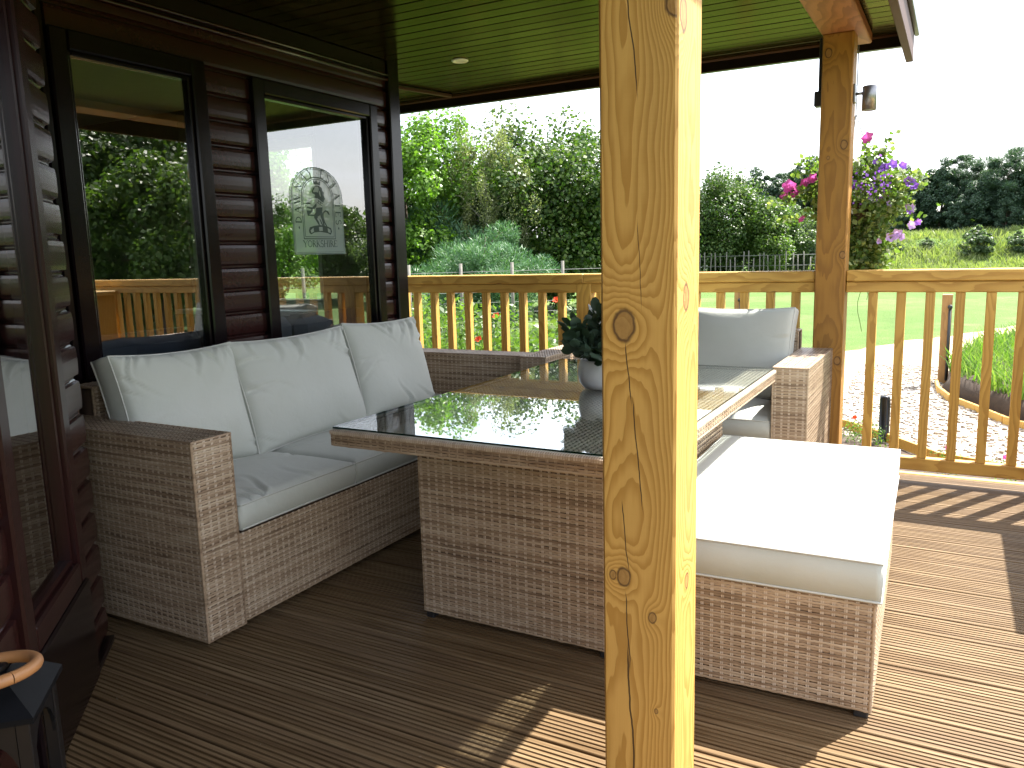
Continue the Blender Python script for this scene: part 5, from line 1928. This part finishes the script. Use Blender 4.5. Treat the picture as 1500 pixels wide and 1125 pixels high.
place_tree('maple_tree', 'bright green maple tree just right of the lodge corner', maple, -12.0, 16.4, 0.86, 20)
place_tree('birch_tree', 'wispy pale birch tree between the maple and the dark sycamore', birch, -10.1, 17.2, 0.76, 0)
place_tree('pine_tree', 'soft blue green pine bush in front of the birch', softpine, -8.9, 14.8, 0.92, 40)
place_tree('pine_tree', 'narrow soft green pine behind the maple', softpine, -11.0, 17.4, 1.2, 150, 1.45)
place_tree('sycamore_tree', 'large dark green sycamore left of the near porch post', syc, -9.4, 19.8, 0.84, 0)
place_tree('sycamore_tree', 'broad dark tree just right of the near porch post', syc, -9.4, 35.8, 0.80, 200)
place_tree('lime_tree', 'light green rounded tree in the middle distance left of the basket', mid, -7.2, 35.5, 0.70, 90)
place_tree('willow_tree', 'grey green tree behind the stake fence by the far porch post', grey, -6.2, 37.5, 0.72, 0)
place_tree('shrub_tree', 'lower grey green tree right of the far porch post behind the basket', grey, -4.2, 38.5, 0.62, 130)
far_p = [('dark pine above the middle distance trees, leftmost of the far group', dpine2, -12.6, 60.0, 0.91, 0), ('tall dark pine at the centre of the far group left of the basket', dpine, -11.2, 62.0, 0.97, 70),
         ('dark pine of the far group nearest the pink flowers', dpine2, -9.6, 60.0, 0.93, 140), ('dark pine behind the far porch post', dpine, -7.4, 58.0, 0.91, 200), ('dark pine right behind the hanging basket', dpine2, -5.0, 53.0, 0.72, 30)]
right_p = [('dark tree on the bank just right of the hanging basket', dpine2, -3.20, 52.0, 0.62, 100), ('low dark tree in the skyline gap right of the basket', dpine2, -2.20, 52.0, 0.50, 10), ('bushy dark tree on the bank left of the umbrella pine', dpine2, -1.00, 52.5, 0.66, 40),
           ('umbrella shaped pine with bare trunk on the bank', dpine, 0.30, 53.0, 0.80, 60), ('short dense tree below the umbrella pine', dpine2, 0.90, 51.0, 0.50, 80), ('low tree in the gap right of the umbrella pine', dpine2, 1.70, 51.5, 0.46, 250), ('tall pine on the bank near the right edge', dpine, 2.35, 51.0, 0.80, 310),
           ('broad dark tree on the bank at the right edge', dpine2, 3.20, 50.5, 0.60, 20), ('squat tree in front of the bushy dark tree on the bank', dpine2, 0.0, 50.3, 0.33, 170), ('squat tree on the bank below the basket flowers', dpine2, -2.6, 50.5, 0.31, 220), ('squat tree below the tall pine near the right edge', dpine2, 2.2, 50.0, 0.33, 120)]
for (lb, me_, x, y, s_, rz) in far_p + right_p:
    place_tree('pine_tree', lb, me_, x, y, s_, rz, group='dark pines along the bank')
# trees beyond the right edge, seen mirrored in the windows
for i, (me_, x, y, s_) in enumerate(((mid, 9.5, 11.8, 0.78), (syc, 14.5, 14.2, 1.0), (mid, 12.5, 21.5, 0.66), (syc, 15.5, 23, 0.62), (mid, 30, 17, 1.2), (grey, 9.5, 20.5, 0.62), (mid, -20, 20, 0.9), (maple, -15.5, 14, 0.85))):
    place_tree('garden_tree', ['leafy tree beside the lawn, mirrored in the lodge windows', 'broad garden tree at the lawn edge outside the frame'][i > 4], me_, x, y, s_, 37 * i, group='leafy trees standing round the garden')

# bushes on the bank
bush = tree_meshes(109, 1.1, 0.0, 0.75, 30, 5000, 0.09, 'broad', 'leaf_grey', tr=0.02)
for (x, y, s_, lb) in ((0.95, 44.8, 1.25, 'rounded pale bush on the grassy bank under the pines'), (2.6, 45.0, 0.95, 'pale bush on the bank at the right edge'), (-1.3, 45.6, 0.6, 'small bush on the bank left of the rounded bush'), (-2.6, 45.2, 0.55, 'small bush on the bank below the basket')):
    place_tree('bank_bush', lb, bush, x, y, s_, 50 * s_, group='bushes on the grassy bank', cat='bush')
# rough grass on the bank
rng = np.random.default_rng(33)
bx = rng.uniform(-9, 9, 30000)
by = rng.uniform(41.5, 51, 30000)
V, Q = blades(rng, bx, by, ground_z(bx, by), rng.uniform(0.15, 0.55, len(bx)) * (0.5 + 0.6 * (np.sin(bx * 1.5) * np.sin(by * 2.1 + bx) * 0.5 + 0.5)), rng.uniform(0.03, 0.07, len(bx)), 0.8)
o = obj('bank_grass', fast_mesh('bank_grass', V, Q, MT['bankgrass']))
o['kind'] = 'stuff'
tag(o, 'rough sunlit grass covering the bank under the pines', 'grass')
# far-off wood closing the horizon
rng = np.random.default_rng(34)
n = 26000
an = rng.uniform(0, 2 * math.pi, n)
rr = rng.uniform(92, 104, n)
hz = 3.2 + 1.2 * np.sin(an * 9) + 0.9 * np.sin(an * 23 + 1) + 0.6 * np.sin(an * 51)
C = np.stack([np.cos(an) * rr, np.sin(an) * rr + 5, GZ + 1.5 + rng.uniform(0, 1, n) ** 0.8 * hz * 1.15], 1)
V, Q = leaf_quads(rng, C, unit(rng.normal(size=C.shape) + np.array([0, 0, 0.6])), rng.uniform(0.5, 1.1, n), 0.9)
m = MB()
ring_o = []
for i in range(180):
    a = 2 * math.pi * i / 180
    hh = GZ + 1.2 + (3.2 + 1.2 * math.sin(a * 9) + 0.9 * math.sin(a * 23 + 1)) * 0.8
    ring_o.append((math.cos(a) * 99, math.sin(a) * 99 + 5, GZ))
    ring_o.append((math.cos(a) * 99, math.sin(a) * 99 + 5, hh))
    ring_o.append((math.cos(a) * 106, math.sin(a) * 106 + 5, GZ))
core = np.array(ring_o)
cq = []
for i in range(180):
    j = (i + 1) % 180
    cq += [(3 * i, 3 * j, 3 * j + 1, 3 * i + 1), (3 * i + 1, 3 * j + 1, 3 * j + 2, 3 * i + 2)]
o = obj('far_wood', fast_mesh('far_wood', np.concatenate([V, core]), np.concatenate([Q, np.array(cq) + len(V)]), MT['leaf_mid']))
o['kind'] = 'stuff'
tag(o, 'far-off wood closing the view beyond the lawn', 'wood')

# ---------------------------------------------------------------- fences
wf = thing('wire_fence', 'wire mesh fence on grey posts in front of the left trees', 'fence', (-7.5, 11.8, GZ))
P0, P1 = np.array([-10.5, 9.8]), np.array([-4.6, 13.9])
npost = 9
for i in range(npost):
    p = P0 + (P1 - P0) * i / (npost - 1)
    m = MB()
    m.tube([(p[0], p[1], GZ - 0.05), (p[0], p[1], GZ + 1.38)], 0.03, 8)
    obj('post', m.mesh('post', MT['greypost'], True), wf)
for k in range(7):
    z = GZ + 0.15 + k * 0.18
    m = MB()
    m.tube([(P0[0], P0[1], z), (P1[0], P1[1], z)], 0.004, 4)
    obj('wire', m.mesh('wire', MT['wire']), wf)
sf = thing('stake_fence', 'row of pale slender stakes with netting along the far lawn edge', 'fence', (-7, 33.5, GZ))
rng = np.random.default_rng(41)
m = MB()
m.tube([(0, 0, -0.05), (0, 0, 1.30)], 0.024, 6)
stk_me = m.mesh('stake', MT['greypost'], True)
for i in range(26):
    x = -10.3 + i * 0.215 * (1 if i < 8 else 1.0) + rng.normal(0, 0.03)
    o = obj('stake', stk_me, sf, (x, 33.3 + 0.16 * (x + 10.3) + rng.normal(0, 0.05), GZ))
    o.scale = (1, 1, rng.uniform(0.8, 1.08))
    o.rotation_euler = (rng.normal(0, 0.02), rng.normal(0, 0.025), 0)
for k in range(3):
    z = GZ + 0.35 + k * 0.42
    m = MB()
    m.tube([(-10.4, 33.3, z), (-4.6, 34.2, z)], 0.010, 4)
    obj('wire', m.mesh('wire', MT['wire']), sf)
# white caravan glimpsed behind the trees
cv = thing('white_caravan', 'white caravan glimpsed behind the stake fence right of the near porch post', 'caravan', (-12.4, 41.0, GZ))
boxpart('body', (-14.6, -10.6, 40.0, 42.0, GZ + 0.35, GZ + 2.1), MT['white'], cv, 0.15)
boxpart('window', (-13.6, -11.6, 39.985, 40.01, GZ + 1.1, GZ + 1.7), MT['glass_edge'], cv, 0.01)
for x in (-13.2, -12.6):
    m = MB()
    m.lathe([(0.0, -0.1), (0.3, -0.1), (0.33, -0.06), (0.33, 0.06), (0.3, 0.1), (0.0, 0.1)], 20, Matrix.Translation((x, 40.12, GZ + 0.33)) @ Matrix.Rotation(math.pi / 2, 4, 'X'))
    obj('wheel', m.mesh('wheel', MT['blackplastic'], True), cv)
